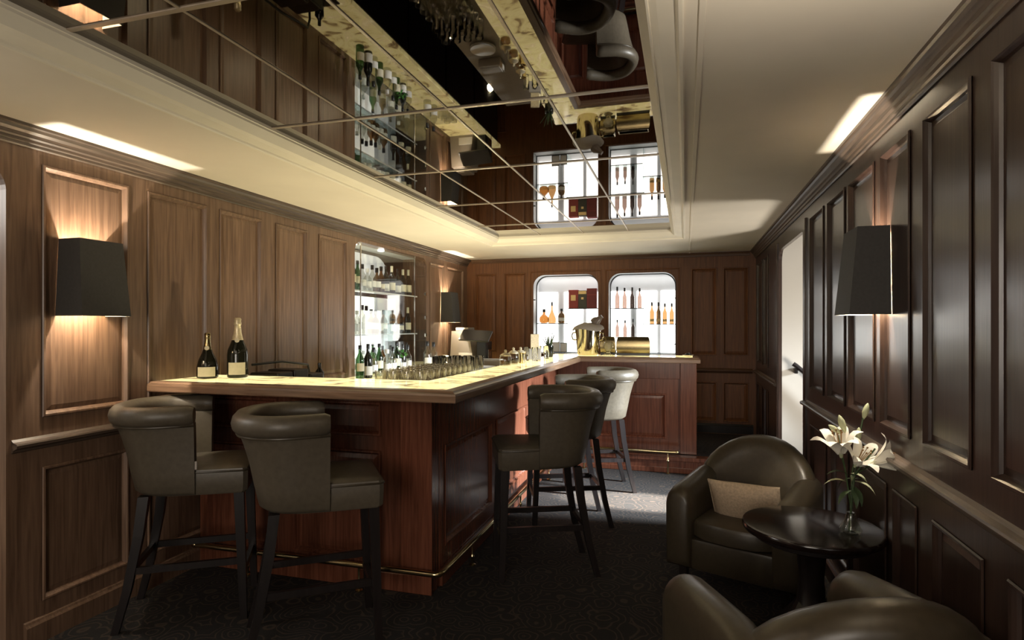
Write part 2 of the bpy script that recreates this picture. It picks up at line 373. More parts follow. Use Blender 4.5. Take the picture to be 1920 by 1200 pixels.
# left wall: doorway near the camera, panels, bottle niche behind the bar
Lup = [(2.03, 2.475), (2.59, 3.02), (3.12, 3.515), (3.66, 4.04), (4.19, 4.61), (6.37, 6.80), (6.88, 7.45), (-0.6, -0.1), (0.0, 0.55)]
Llo = [(2.03, 2.475), (2.59, 3.02), (-0.6, -0.1), (0.0, 0.55)]
door_l = (0.75, 1.879, 0.0, 2.16); NI = (4.74, 6.28, 1.0, 2.225)
wall('wall_left', mL, Y0, YB+0.02, 0, ZC, [(a, b, UZ0, UZ1) for a, b in Lup]+[(a, b, LZ0, LZ1) for a, b in Llo], [door_l, NI], M['wall'],
     rounds=[(1.879, 2.16, 0.11, -1, -1), (0.75, 2.16, 0.11, 1, -1), (NI[0], NI[3], 0.10, 1, -1), (NI[1], NI[3], 0.10, -1, -1)])
# right wall
Rup = [(-0.55, -0.1), (0.0, 0.42), (0.52, 0.92), (1.02, 1.40), (1.50, 1.92), (2.035, 2.405), (2.53, 2.88), (2.965, 3.40), (3.47, 3.87), (3.97, 4.38), (6.50, 6.86), (6.95, 7.46)]
Rlo = [(-0.55, -0.1), (0.0, 0.42), (0.52, 0.92), (1.02, 1.40), (1.44, 1.83), (1.96, 2.32), (2.46, 2.72), (2.80, 3.30), (3.40, 3.77), (3.90, 4.36), (6.50, 6.86), (6.95, 7.46)]
door_r = (4.58, 5.82, 0.0, 2.13)
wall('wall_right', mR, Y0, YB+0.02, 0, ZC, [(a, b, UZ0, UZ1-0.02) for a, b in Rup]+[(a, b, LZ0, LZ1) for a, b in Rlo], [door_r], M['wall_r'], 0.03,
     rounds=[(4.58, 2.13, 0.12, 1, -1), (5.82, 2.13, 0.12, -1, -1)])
# back wall with two bottle windows
N1 = (-1.93, -1.075, 1.10, 2.125); N2 = (-0.945, -0.115, 1.10, 2.125)
Bup = [(-2.74, -2.44), (-2.33, -2.03), (0.06, 0.36), (0.43, 0.72)]
wall('wall_back', mB, XL, XR, 0, ZC, [(a, b, 1.10, 2.16) for a, b in Bup]+[(-2.74, -2.30, LZ0, LZ1), (0.06, 0.36, LZ0+0.12, 0.78), (0.43, 0.72, LZ0+0.12, 0.78)], [N1, N2], M['wall_b'],
     rounds=[(h[k], h[3], 0.15, s_, -1) for h in (N1, N2) for k, s_ in ((0, 1), (1, -1))])
wall('wall_rear', lambda a, z, n: (a, Y0+n, z), XL, XR, 0, ZC, [(-2.7, -2.2, UZ0, UZ1), (0.56, 0.76, UZ0, UZ1)], [(-1.5, 0.5, 0.9, 2.2)], M['wall'])
# flat picture rails round the two bottle windows
for i, h in enumerate((N1, N2)):
    f = MB(); ring(f, mB, h[0]-0.045, h[1]+0.045, h[2]-0.02, h[3]+0.05, [(0.0, 0.0), (0.0, 0.010), (0.012, 0.012), (0.016, 0.004), (0.018, 0.0)])
    struct('trim_%d' % (3+i), f, M['wall_b'])
# crowns, chair rails, skirting
CR = [(0.0, 2.262), (0.006, 2.258), (0.012, 2.264), (0.012, 2.276), (0.020, 2.280), (0.022, 2.292), (0.032, 2.298), (0.036, 2.312), (0.050, 2.322), (0.056, 2.334), (0.066, 2.338), (0.068, 2.3505), (0.0, 2.3505)]
struct('trim_5', extrude(MB(), mL, Y0, YB, CR), M['crown'])
struct('trim_6', extrude(MB(), mR, Y0, YB, CR), M['crown'])
struct('trim_7', extrude(MB(), mB, XL+0.07, XR-0.07, [(n*0.5, z*0.6+2.3505*0.4) for n, z in CR]), M['crown_b'])
RAIL = [(0.0, 0.885), (0.008, 0.889), (0.012, 0.900), (0.024, 0.906), (0.034, 0.910), (0.036, 0.922), (0.032, 0.929), (0.012, 0.935), (0.0, 0.946)]
struct('trim_8', extrude(MB(), mL, 1.90, 2.98, RAIL), M['crown'])
struct('trim_9', extrude(MB(), mR, Y0, 4.56, RAIL), M['crown'])
struct('trim_10', extrude(MB(), mR, 5.86, YB, RAIL), M['crown'])
struct('trim_11', extrude(MB(), mB, 0.0, XR-0.04, [(n*0.7, z) for n, z in RAIL]), M['crown_b'])
BS = [(0.0, 0.0), (0.022, 0.0), (0.022, 0.088), (0.014, 0.098), (0.010, 0.108), (0.0, 0.112)]
struct('baseboard_left', extrude(MB(), mL, 1.95, 2.96, BS), M['wall'])
struct('baseboard_right', extrude(MB(), mR, Y0, 4.56, BS), M['wall_r'])
struct('baseboard_back', extrude(MB(), mB, 0.12, XR-0.03, [(n, z+0.165) for n, z in BS]), M['black_wood'])
# raised step that carries the rear counter and runs to the right wall
st = MB(); st.box(-1.30, 6.10, 0.0, XR, YB, 0.150); st.box(-1.30, 6.075, 0.118, XR, 6.20, 0.160, 0.006, 2)
st.box(-1.30, 6.085, 0.0, XR, 6.11, 0.05, 0.004)
struct('trim_12', st, M['bar'])
struct('trim_13', MB().box(-1.0, 6.22, 0.150, XR-0.025, YB-0.03, 0.158), M['carpet'])
# door casing on the right wall
for k, (y0, y1) in enumerate(((4.50, 4.575), (5.825, 5.93))):
    struct('trim_%d' % (14+k), MB().box(XR-0.014, y0, 0.0, XR+0.004, y1, 2.2, 0.004), M['wall_r'])
# stairwell beyond the right-hand door, hall beyond the left-hand door
sw = MB()
sw.box(XR+0.03, 5.84, -0.1, 5.2, 5.96, 2.8); sw.box(5.1, 3.9, -0.1, 5.2, 5.96, 2.8); sw.box(XR+0.03, 3.9, -0.1, 5.2, 4.0, 2.8); sw.box(XR+0.03, 3.9, 2.7, 5.2, 5.96, 2.8)
struct('wall_stairwell', sw, M['white'])
hw = MB()
hw.box(-4.6, 1.892, -0.1, XL-0.12, 1.97, 2.6); hw.box(-4.6, 0.3, -0.1, -4.5, 1.97, 2.6); hw.box(-4.6, 0.2, -0.1, XL-0.12, 0.3, 2.6); hw.box(-4.6, 0.2, 2.5, XL-0.12, 1.97, 2.6)
struct('wall_hall', hw, M['grey'])
# handrail in the stairwell
hr = thing('stair_handrail', 'dark handrail sloping down beyond the white doorway', 'handrail', (0, 0, 0))
MB().tube([(0.915, 5.775, 1.118), (0.94, 5.77, 1.10), (1.05, 5.765, 1.0), (1.35, 5.76, 0.72), (1.7, 5.755, 0.40)], 0.020, 8).build('rail', M['black_wood'], hr, 40)
MB().box(0.93, 5.775, 1.03, 0.955, 5.842, 1.08, 0.004).build('bracket', M['black'], hr)

# ------------------------------------------------------------------ wall sconces
def sconce(label, m, ac, power, bn=0.087, ba=-0.05, dt=0.125):
    s = thing('wall_sconce', label, 'lamp', (0, 0, 0), 0)
    zb, zt = 1.50, 1.868; wb, wt = 0.128, 0.112; db = dt+0.035
    def strip(t, off):
        z = zb+(zt-zb)*t; w_ = wb+(wt-wb)*t-off; d_ = db+(dt-db)*t-off
        return [(-w_, z, -0.008), (-w_, z, d_), (w_, z, d_), (w_, z, -0.008)]
    o0, o1, i0, i1 = strip(0, 0), strip(1, 0), strip(0, 0.004), strip(1, 0.004)
    W = lambda L: [m(ac+a, z, n) for a, z, n in L]
    sh = MB().add(W(o0)+W(o1), [(0, 1, 5, 4), (1, 2, 6, 5), (2, 3, 7, 6)])
    sh.add(W(o0)+W(i0), [(0, 1, 5, 4), (1, 2, 6, 5), (2, 3, 7, 6)]).add(W(o1)+W(i1), [(0, 1, 5, 4), (1, 2, 6, 5), (2, 3, 7, 6)])
    so = sh.build('shade', M['shade'], s)
    MB().add(W(i0)+W(i1), [(0, 1, 5, 4), (1, 2, 6, 5), (2, 3, 7, 6)]).build('lining', M['shade_in'], so)
    bp = MB(); a = m(ac-0.05, 1.60, 0.0); b = m(ac+0.05, 1.76, 0.012)
    bp.box(min(a[0], b[0]), min(a[1], b[1]), 1.60, max(a[0], b[0]), max(a[1], b[1]), 1.76, 0.003).build('wall_plate', M['brass'], s)
    MB().tube([m(ac, 1.66, 0.01), m(ac, 1.650, bn*0.6), m(ac+ba*0.7, 1.650, bn), m(ac+ba, 1.664, bn)], 0.006, 8).build('arm', M['brass'], s)
    c = m(ac+ba, 1.690, bn)
    MB().sphere(c, 0.022, 10, 6, 1.3).build('bulb', M['pane'], s, 60)
    l = bpy.data.lights.new('sconce_light', 'POINT'); l.energy = power; l.color = (1.0, 0.89, 0.75); l.shadow_soft_size = 0.010
    lo = bpy.data.objects.new('sconce_light', l); COL.objects.link(lo); lo.location = c; lo.parent = s
    return s
sconce('black tapered wall sconce on the left wall nearest the camera, beside the two bar stools', mL, 2.225, 48)
sconce('small-looking black wall sconce at the far end of the left wall, by the back corner', mL, 6.83, 42)
sconce('black tapered wall sconce on the right-hand panelled wall above the lilies', mR, 2.90, 54, 0.098, -0.04, 0.112)

# ------------------------------------------------------------------ bar counters
def cabinet(name, label, m, a0, a1, z0, z1, panels, depth, mat, pil=()):
    c = thing(name, label, 'bar counter', (0, 0, 0))
    mb = MB()
    gridface(mb, m, a0, a1, z0, z1, panels, 0.0); gridface(mb, m, a0, a1, z0, z1, [], -D)
    gridface(mb, m, a0, a1, z0, z1, [], -depth)
    for h in panels: sides(mb, m, h, 0, -D)
    sides(mb, m, (a0, a1, z0, z1), 0, -depth)
    b = mb.build('carcass', mat, c)
    for h in panels: panel(c, m, h, mat)
    for h in pil:
        p = MB(); q0 = m(h[0], h[2], 0.0); q1 = m(h[1], h[3], h[4])
        p.box(min(q0[0], q1[0]), min(q0[1], q1[1]), h[2], max(q0[0], q1[0]), max(q0[1], q1[1]), h[3], 0.004).build('pilaster' if h[3]-h[2] > h[1]-h[0] else 'plinth', mat, c)
    return c
mF = lambda a, z, n: (a, 2.96-n, z)
mS = lambda a, z, n: (-1.32+n, a, z)
mK = lambda a, z, n: (a, 6.25-n, z)
cabinet('bar_counter_base', 'dark red-brown panelled bar front behind the two nearest stools', mF, -2.855, -1.32, 0, 1.09,
        [(-2.80, -2.30, 0.15, 0.76), (-2.20, -1.62, 0.15, 0.76), (-2.80, -2.30, 0.84, 1.03), (-2.20, -1.62, 0.84, 1.03)], 0.10, M['bar'], [(-1.50, -1.312, 0.0, 1.085, 0.012), (-2.855, -1.312, 0.0, 0.10, 0.018)])
sd = cabinet('bar_counter_base', 'long panelled bar side facing the three right-hand stools', mS, 3.07, 6.245, 0, 1.09,
        [(3.14, 4.00, 0.20, 0.775), (4.10, 5.00, 0.20, 0.775), (5.10, 6.10, 0.20, 0.775)], 0.08, M['bar'], [(3.07, 6.24, 0.0, 0.10, 0.018)])
MB().box(-1.80, 3.12, 1.065, -1.40, 5.95, 1.088, 0.003).build('glass_shelf_board', M['steel_shelf'], sd)
MB().box(-1.80, 3.12, 0.0, -1.405, 5.95, 1.062).build('inner_cupboard', M['black_wood'], sd)
bk = cabinet('bar_counter_base', 'panelled rear bar section below the lit bottle windows', mK, -1.318, 0.098, 0.162, 1.09,
        [(-0.96, -0.19, 0.305, 0.765), (-1.28, -1.04, 0.305, 0.765)], 0.42, M['bar'], [(-0.055, 0.104, 0.162, 1.085, 0.020), (-1.318, -0.055, 0.915, 1.085, 0.012)])
# worktop
wt = thing('bar_worktop', 'glowing yellow-green onyx bar top with wooden edging', 'worktop', (0, 0, 0))
MB().box(-2.855, 2.655, 1.115, -1.105, 3.095, 1.144, 0.002).build('onyx_slab', M['onyx'], wt)
MB().box(-1.395, 3.098, 1.115, -1.105, 6.085, 1.144, 0.002).build('onyx_slab', M['onyx'], wt)
MB().box(-1.395, 6.088, 1.115, 0.065, 6.50, 1.144, 0.002).build('onyx_slab', M['onyx'], wt)
def edging(pts_out, pts_in, mat):
    "sloped wooden nosing between an outer and an inner line"
    mb = MB(); r = []
    for (ox, oy), (ix, iy) in zip(pts_out, pts_in):
        d = Vector((ox-ix, oy-iy)); 
        P = lambda t, z: (ix+d.x*t, iy+d.y*t, z)
        r.append([P(0, 1.090), P(0.96, 1.090), P(1.0, 1.096), P(1.0, 1.122), P(0.96, 1.132), P(0.80, 1.137), P(0.72, 1.145), P(0.0, 1.1455)])
    mb.loft(r); return mb.build('edging', mat, wt)
edging([(-2.855, 2.585), (-1.03, 2.585)], [(-2.855, 2.655), (-1.105, 2.655)], M['edge'])
edging([(-1.03, 2.585), (-1.03, 6.015)], [(-1.105, 2.655), (-1.105, 6.087)], M['edge_y'])
edging([(-1.03, 6.015), (0.135, 6.015)], [(-1.105, 6.087), (0.065, 6.087)], M['edge'])
edging([(0.135, 6.015), (0.135, 6.50)], [(0.065, 6.087), (0.065, 6.50)], M['edge_y'])
sb = MB(); sb.box(-2.85, 2.64, 1.091, -1.11, 3.09, 1.114); sb.box(-1.39, 3.09, 1.091, -1.11, 6.08, 1.114); sb.box(-1.39, 6.08, 1.091, 0.06, 6.49, 1.114)
sb.build('substrate', M['black_wood'], wt)
# back counter along the left wall
bc = thing('back_counter', 'onyx-topped back counter along the left wall under the bottle niche', 'worktop', (0, 0, 0))
MB().box(-2.857, 3.12, 0.0, -2.42, YB-0.02, 0.955, 0.004).build('cupboard', M['black_wood'], bc)
for k in range(5):
    y = 3.16+k*0.87
    MB().box(-2.42, y, 0.10, -2.402, y+0.84, 0.93, 0.003).build('door', M['black_wood'], bc)
MB().box(-2.857, 3.12, 0.956, -2.38, YB-0.003, 1.0, 0.003).build('onyx_top', M['onyx_dim'], bc)
# brass foot rails
def rail(label, pts, posts):
    f = thing('foot_rail', label, 'rail', (0, 0, 0))
    MB().tube(pts, 0.016, 10).build('tube', M['brass'], f, 40)
    for p in (pts[0], pts[-1]): MB().sphere(p, 0.021, 10, 6).build('end_cap', M['brass'], f, 60)
    for (x, y, z0) in posts:
        q = MB(); zt = pts[0][2]
        q.lathe([(0.020, 0.0), (0.020, 0.006), (0.008, 0.012), (0.007, zt-z0-0.10), (0.013, zt-z0-0.085), (0.007, zt-z0-0.07), (0.008, zt-z0-0.012)], 10, (x, y, z0))
        q.build('post', M['brass'], f, 40)
    return f
rail('polished brass foot rail along the near bar front and round its corner', [(-2.83, 2.895, 0.14), (-1.28, 2.895, 0.14), (-1.262, 2.899, 0.14), (-1.249, 2.911, 0.14), (-1.245, 2.93, 0.14), (-1.245, 5.95, 0.14)],
     [(-2.45, 2.895, 0), (-1.72, 2.895, 0), (-1.245, 3.4, 0), (-1.245, 4.5, 0), (-1.245, 5.5, 0)])
rail('short brass foot rail along the rear bar section', [(-1.2, 6.045, 0.215), (-0.085, 6.045, 0.215)], [(-0.17, 6.045, 0.0), (-1.0, 6.045, 0.0)])

# ------------------------------------------------------------------ bar stools
def tub_path(wd, yf, yr, k=22, p=2.6):
    "U from the right wing front, round the rear, to the left wing front, with outward normals"
    pts = []
    yc = yr+wd*0.95
    for i in range(5): pts.append((wd, yf+(yc-yf)*i/4))
    for i in range(1, k):
        t = PI*i/k; c, s = math.cos(t), math.sin(t)
        pts.append((wd*math.copysign(abs(c)**(2/p), c), yc-(yc-yr)*abs(s)**(2/p)))
    for i in range(5): pts.append((-wd, yc+(yf-yc)*i/4))
    nrm = []
    for i in range(len(pts)):
        a = Vector(pts[max(0, i-1)]); b = Vector(pts[min(len(pts)-1, i+1)]); t = (b-a).normalized(); nrm.append((-t.y*-1, t.x*-1) if False else (t.y, -t.x))
    # make sure they point outward
    nrm = [(-nx, -ny) if (nx*x+ny*(y-yf)) < 0 else (nx, ny) for (x, y), (nx, ny) in zip(pts, nrm)]
    return pts, nrm
def make_stool(label):
    s = thing('bar_stool', label, 'bar stool', (0, 0, 0))
    pts, nrm = tub_path(0.225, 0.07, -0.235)
    yr, yf = -0.235, 0.07
    lv = [(0.632, -0.040), (0.637, -0.020), (0.655, -0.004), (0.74, 0.008), (0.84, 0.020), (0.92, 0.034), (0.985, 0.048)]
    def rearw(y): return max(0.0, min(1.0, (yf-y)/(yf-yr)))
    def at(i, z, o, side):
        x, y = pts[i]; nx, ny = nrm[i]; rw = rearw(y)
        f = o*(0.5+1.1*rw) + (0.0 if side > 0 else -0.05)
        return (x+nx*f, y+ny*f, z)
    n = len(pts); mb = MB()
    rings = []
    for i in range(n):
        rings.append([at(i, z, o, 1) for z, o in lv]+[at(i, z, o, -1) for z, o in reversed(lv)])
    mb.loft(rings)
    mb.build('backrest', M['leather'], s, 50)
    # piping below the roll and the padded roll itself
    MB().tube([at(i, 0.975, 0.052, 1) for i in range(n)], 0.006, 6).build('piping', M['leather_d'], s, 60)
    rr = []
    for i in range(n):
        cx_, cy_, cz_ = at(i, 1.022, 0.050, 1); nx, ny = nrm[i]
        cx_ -= nx*0.016; cy_ -= ny*0.016
        e = min(i, n-1-i); sc = 0.80 if e == 0 else 1.0
        ring_ = []
        for j in range(12):
            t = 2*PI*j/12; h_, v_ = 0.044*math.cos(t)*sc, 0.050*math.sin(t)*sc
            ring_.append((cx_+nx*h_, cy_+ny*h_, cz_+v_))
        rr.append(ring_)
    MB().loft(rr).build('top_roll', M['leather'], s, 50)
    # seat
    st_ = MB(); R = []
    out = [(-0.10, -0.19), (0.10, -0.19), (0.17, -0.13), (0.20, -0.05), (0.214, 0.08), (0.224, 0.285), (0.205, 0.305), (-0.205, 0.305), (-0.224, 0.285), (-0.214, 0.08), (-0.20, -0.05), (-0.17, -0.13)]
    for z, k in ((0.630, 0.96), (0.640, 0.99), (0.70, 1.0), (0.738, 1.0), (0.752, 0.985), (0.762, 0.93), (0.768, 0.7), (0.770, 0.3)):
        R.append([(x*k, 0.05+(y-0.05)*k, z) for x, y in out])
    st_.loft(R).build('seat', M['leather'], s, 35)
    pp = [(x*1.005, y*1.003, 0.741) for x, y in out]; MB().tube(pp+[pp[0]], 0.005, 6).build('seat_piping', M['leather_d'], s, 60)
    for sx in (-1, 1):
        MB().bar((sx*0.183, 0.262, 0.634), (sx*0.196, 0.285, 0.0), 0.046, 0.046, 0.032, 0.032).build('leg', M['black_wood'], s)
        lg = MB(); lg.loft([[(sx*x+i*w_/2, y+j*w_/2, z) for i, j in ((-1, -1), (1, -1), (1, 1), (-1, 1))] for x, y, z, w_ in ((0.165, -0.160, 0.634, 0.046), (0.175, -0.180, 0.45, 0.042), (0.185, -0.225, 0.2, 0.037), (0.190, -0.275, 0.0, 0.032))])
        lg.build('leg', M['black_wood'], s)
        z = 0.285
        MB().box(sx*0.183-0.010, -0.205, z-0.016, sx*0.183+0.010, 0.268, z+0.016).build('stretcher', M['black_wood'], s)
    MB().box(-0.19, 0.262, 0.20, 0.19, 0.284, 0.235).build('stretcher', M['black_wood'], s)
    MB().box(-0.175, -0.22, 0.27, 0.175, -0.20, 0.30).build('stretcher', M['black_wood'], s)
    return s
def face(fx, fy): return math.atan2(-fx, fy)
G = 'leather bar stools at the bar'
s2 = make_stool('olive-brown leather bar stool nearest the camera at the bar front')
s2['group'] = G; s2.location = (-1.69, 2.42, 0); s2.rotation_euler[2] = face(0.80, 0.60)
s1 = dup(s2, (-2.455, 2.475, 0), face(0.84, 0.54), 'leather bar stool nearest the left wall, with a small white tag on its back', G)
MB().box(0.229, 0.072, 0.76, 0.235, 0.082, 0.80, 0.001).build('fabric_tag', M['cloth'], s1, label='small white fabric tag on the edge of the back')
dup(s2, (-0.82, 3.52, 0), face(-0.92, -0.39), 'leather bar stool nearest the camera along the bar side', G)
dup(s2, (-0.84, 4.40, 0), face(-0.93, -0.36), 'leather bar stool in the middle of the three at the bar side', G)
dup(s2, (-0.75, 5.36, 0), face(-0.94, -0.34), 'leather bar stool farthest away, its back lit by daylight', G)

# ------------------------------------------------------------------ armchairs, cushion, table
def armchair(label, az=0.56):
    a = thing('tub_armchair', label, 'armchair', (0, 0, 0))
    L = M['leather_d']
    # back: arched outline lofted through its thickness, wrapped forward at the sides
    out = [(-0.37, 0.16), (-0.385, 0.30), (-0.385, 0.46)]
    for i in range(1, 16):
        t = PI*i/16; out.append((-0.385*math.cos(t), 0.50+0.33*math.sin(t)**0.9))
    out += [(0.385, 0.46), (0.385, 0.30), (0.37, 0.16)]
    rings = []
    for dy, k in ((-0.10, 0.80), (-0.095, 0.91), (-0.075, 0.97), (-0.045, 1.0), (0.01, 1.0), (0.045, 0.97), (0.07, 0.90), (0.08, 0.78)):
        rings.append([(x*k, -0.33+dy+0.16*(x/0.385)**2, 0.42+(z-0.42)*k) for x, z in out])
    MB().loft(rings).build('backrest', L, a, 60)
    for sx in (-1, 1):
        o2 = []
        for i in range(13):
            t = PI*i/12; o2.append((0.085*math.cos(t), az+0.085*math.sin(t)))
        o2 = [(0.080, 0.12), (0.085, 0.35)]+o2+[(-0.085, 0.35), (-0.080, 0.12)]
        rings = []
        for y, k, up in ((-0.26, 0.9, 0.07), (-0.10, 1.0, 0.055), (0.10, 1.0, 0.035), (0.28, 1.0, 0.015), (0.335, 0.97, 0.005), (0.36, 0.90, 0.0), (0.372, 0.76, 0.0)):
            rings.append([(sx*0.325+x*k, y, 0.40+(z-0.40)*k+up*(z/0.64)) for x, z in o2])
        MB().loft(rings).build('arm', L, a, 60)
    MB().box(-0.255, -0.30, 0.12, 0.255, 0.33, 0.30, 0.02, 2).build('seat_base', L, a, 40)
    q = MB(); R = []
    oq = [(-0.235, -0.24), (0.235, -0.24), (0.24, 0.0), (0.24, 0.30), (0.15, 0.355), (0.0, 0.37), (-0.15, 0.355), (-0.24, 0.30), (-0.24, 0.0)]
    for z, k in ((0.302, 0.95), (0.315, 1.0), (0.385, 1.0), (0.405, 0.97), (0.418, 0.85), (0.424, 0.4)):
        R.append([(x*k, 0.06+(y-0.06)*k, z) for x, y in oq])
    q.loft(R).build('seat_cushion', L, a, 40)
    for sx in (-1, 1):
        for y in (-0.27, 0.29):
            MB().bar((sx*0.31, y, 0.125), (sx*0.31, y, 0.0), 0.05, 0.05, 0.035, 0.035).build('foot', M['black_wood'], a)
    return a
AG = 'dark leather tub armchairs'
far = armchair('dark leather tub armchair with round back and a cushion, behind the round table', 0.50); far['group'] = AG
far.location = (0.335, 3.61, 0); far.rotation_euler[2] = face(-0.37, -0.93); far.scale = (0.86, 0.90, 0.95)
near = armchair('dark leather tub armchair seen from behind in the near right foreground'); near['group'] = AG
near.location = (0.365, 1.88, 0); near.rotation_euler[2] = face(-0.33, 0.94)
near.scale = (0.88, 0.90, 0.97)
# cushion leaning on the far armchair's back
cu = MB(); R = []
for i in range(9):
    z = -1+i/4; R.append([])
N = 10
def pil(u, v): return 0.055*max(0.0, (1-abs(u)**2.6))**0.6*max(0.0, (1-abs(v)**2.6))**0.6+0.004
V = []; F = []
for sgn in (1, -1):
    for i in range(N+1):
        for j in range(N+1):
            u, v = -1+2*i/N, -1+2*j/N
            pull = 1-0.07*(1-abs(v)**2) if abs(u) == 1 else 1
            V.append((0.185*u*(1-0.05*(1-v*v)), sgn*pil(u, v), 0.145*v*(1-0.05*(1-u*u))))
for b in (0, (N+1)**2):
    for i in range(N):
        for j in range(N):
            k = b+i*(N+1)+j; F.append((k, k+1, k+N+2, k+N+1))
rim = [i*(N+1) for i in range(N+1)]+[N*(N+1)+j for j in range(1, N+1)]+[i*(N+1)+N for i in range(N-1, -1, -1)]+[j for j in range(N-1, 0, -1)]
for i in range(len(rim)):
    a_, b_ = rim[i], rim[(i+1) % len(rim)]; F.append((a_, b_, b_+(N+1)**2, a_+(N+1)**2))
cush = MB().add(V, F).build('cushion', M['cushion'], None, 60); tag(cush, 'taupe square cushion leaning on the far leather armchair', 'cushion')
cush.location = (0.315, 3.47, 0.485); cush.rotation_euler = (math.radians(-30), math.radians(1), face(-0.30, -0.95))
MB().tube([(0.178, 0, -0.137), (0.180, 0, 0.137), (-0.180, 0, 0.137), (-0.178, 0, -0.137), (0.178, 0, -0.137)], 0.005, 6).build('piping', M['cushion'], cush, 60)
# round table
tb = thing('side_table', 'round dark polished wooden table holding the vase of lilies', 'table', (0.53, 2.88, 0))
MB().lathe([(0.27, 0.545), (0.281, 0.549), (0.285, 0.556), (0.285, 0.570), (0.281, 0.577), (0.268, 0.580)], 56).build('tabletop', M['table'], tb, 30)
MB().lathe([(0.23, 0.515), (0.24, 0.520), (0.24, 0.544)], 40).build('apron', M['black_wood'], tb, 30)
MB().lathe([(0.10, 0.16), (0.085, 0.19), (0.060, 0.24), (0.050, 0.34), (0.060, 0.46), (0.10, 0.514)], 24).build('column', M['black_wood'], tb, 40)
for k in range(4):
    t = PI/4+k*PI/2; c_, s_ = math.cos(t), math.sin(t)
    lg = MB(); R = []
    for r_, z, hh in ((0.05, 0.20, 0.05), (0.12, 0.13, 0.035), (0.20, 0.06, 0.022), (0.25, 0.022, 0.02)):
        R.append([(c_*r_-s_*0.022, s_*r_+c_*0.022, z-hh), (c_*r_+s_*0.022, s_*r_-c_*0.022, z-hh), (c_*r_+s_*0.022, s_*r_-c_*0.022, z+hh), (c_*r_-s_*0.022, s_*r_+c_*0.022, z+hh)])
    lg.loft(R).build('leg', M['black_wood'], tb)

# ------------------------------------------------------------------ vase and lilies
VX, VY, VZ = 0.665, 2.80, 0.580
va = thing('flower_vase', 'small clear glass vase with a round foot holding white lilies', 'vase', (VX, VY, VZ))
vp = [(0.030, 0.0), (0.040, 0.006), (0.043, 0.020), (0.036, 0.036), (0.022, 0.058), (0.017, 0.085), (0.018, 0.115), (0.026, 0.145), (0.030, 0.155)]
MB().lathe(vp, 20, (0, 0, 0), True, False).build('glass_body', M['clear'], va, 40)
MB().lathe([(r*0.86, z+0.004) for r, z in vp[:6]], 16).build('water', M['water'], va, 40)
def petal_mesh(L=0.085, W=0.017, rec=0.035):
    mb = MB(); rows = []
    for i in range(8):
        s_ = i/7; r_ = 0.008+L*(0.30*s_+0.42*s_**2.2); z = L*(0.95*s_-0.10*s_**2)-rec*max(0, s_-0.65)**1.5*3
        w_ = W*(math.sin(PI*min(1, s_*0.93+0.07)))**0.8+0.001
        rows.append([(r_+0.25*w_, -w_, z+0.1*w_), (r_-0.003, 0, z), (r_+0.25*w_, w_, z+0.1*w_)])
    return mb.loft(rows, False, False, False).mesh('petal', M['petal'], 60)
PET = petal_mesh()
stm = MB()
for k in range(6):
    t = k*PI/3+0.4; stm.tube([(0.003*math.cos(t), 0.003*math.sin(t), 0.01), (0.012*math.cos(t), 0.012*math.sin(t), 0.062)], 0.0009, 4)
    stm.sphere((0.0125*math.cos(t), 0.0125*math.sin(t), 0.064), 0.003, 6, 4)
STM = stm.mesh('stamen', M['stamen'])
BUD = MB().lathe([(0.002, 0.0), (0.007, 0.010), (0.011, 0.026), (0.0105, 0.042), (0.006, 0.055), (0.001, 0.062)], 10).mesh('bud', M['bud'], 60)
def leaf_mesh(L, W):
    mb = MB(); rows = []
    for i in range(7):
        s_ = i/6; w_ = W*math.sin(PI*(0.06+0.92*s_)); x = L*s_; z = 0.35*L*s_-0.55*L*s_**2.4
        rows.append([(x, -w_, z+0.25*w_), (x, 0, z), (x, w_, z+0.25*w_)])
    return mb.loft(rows, False, False, False).mesh('leaf', M['leaf'], 60)
LEAF = leaf_mesh(0.095, 0.014)
LEAFL = leaf_mesh(0.10, 0.018); LEAFL.materials[0] = M['bud']
def lily(label, tip, mid, blossoms, buds, leaves):
    li = thing('lily', label, 'flower', (VX, VY, VZ+0.012), 0, 'white lilies in the vase')
    base = Vector((random.uniform(-0.008, 0.008), random.uniform(-0.008, 0.008), 0.0))
    P = [base, Vector((base.x*-0.5, base.y*-0.5, 0.10))]+[Vector(p) for p in mid]+[Vector(tip)]
    MB().tube(P, 0.0035, 6).build('stem', M['stem'], li, 60)
    for (loc, rot, sc) in blossoms:
        MB().tube([mid[0], tuple((p*0.4+q*0.6) for p, q in zip(mid[0], loc)), tuple(Vector(loc)-Vector((0, 0, 0.004)))], 0.0028, 6).build('stem', M['stem'], li, 60)
        b = MB().tube([(0, 0, -0.012), (0, 0, 0.006)], [0.004, 0.008], 6).build('blossom', M['bud'], li, 60)
        b.location = loc; b.rotation_euler = rot; b.scale = (sc, sc, sc)
        for k in range(6):
            inst('petal', PET, b, None, (0, 0, k*PI/3), (1, 1, 1) if k % 2 else (0.92, 0.85, 1.03))
        inst('stamen', STM, b)
    for (loc, rot, sc) in buds: inst('bud', BUD, li, loc, rot, (sc, sc, sc))
    for (loc, rot, sc) in leaves: inst('leaf', random.choice((LEAF, LEAF, LEAFL)), li, loc, rot, (sc, sc, sc))
    return li
d = math.radians
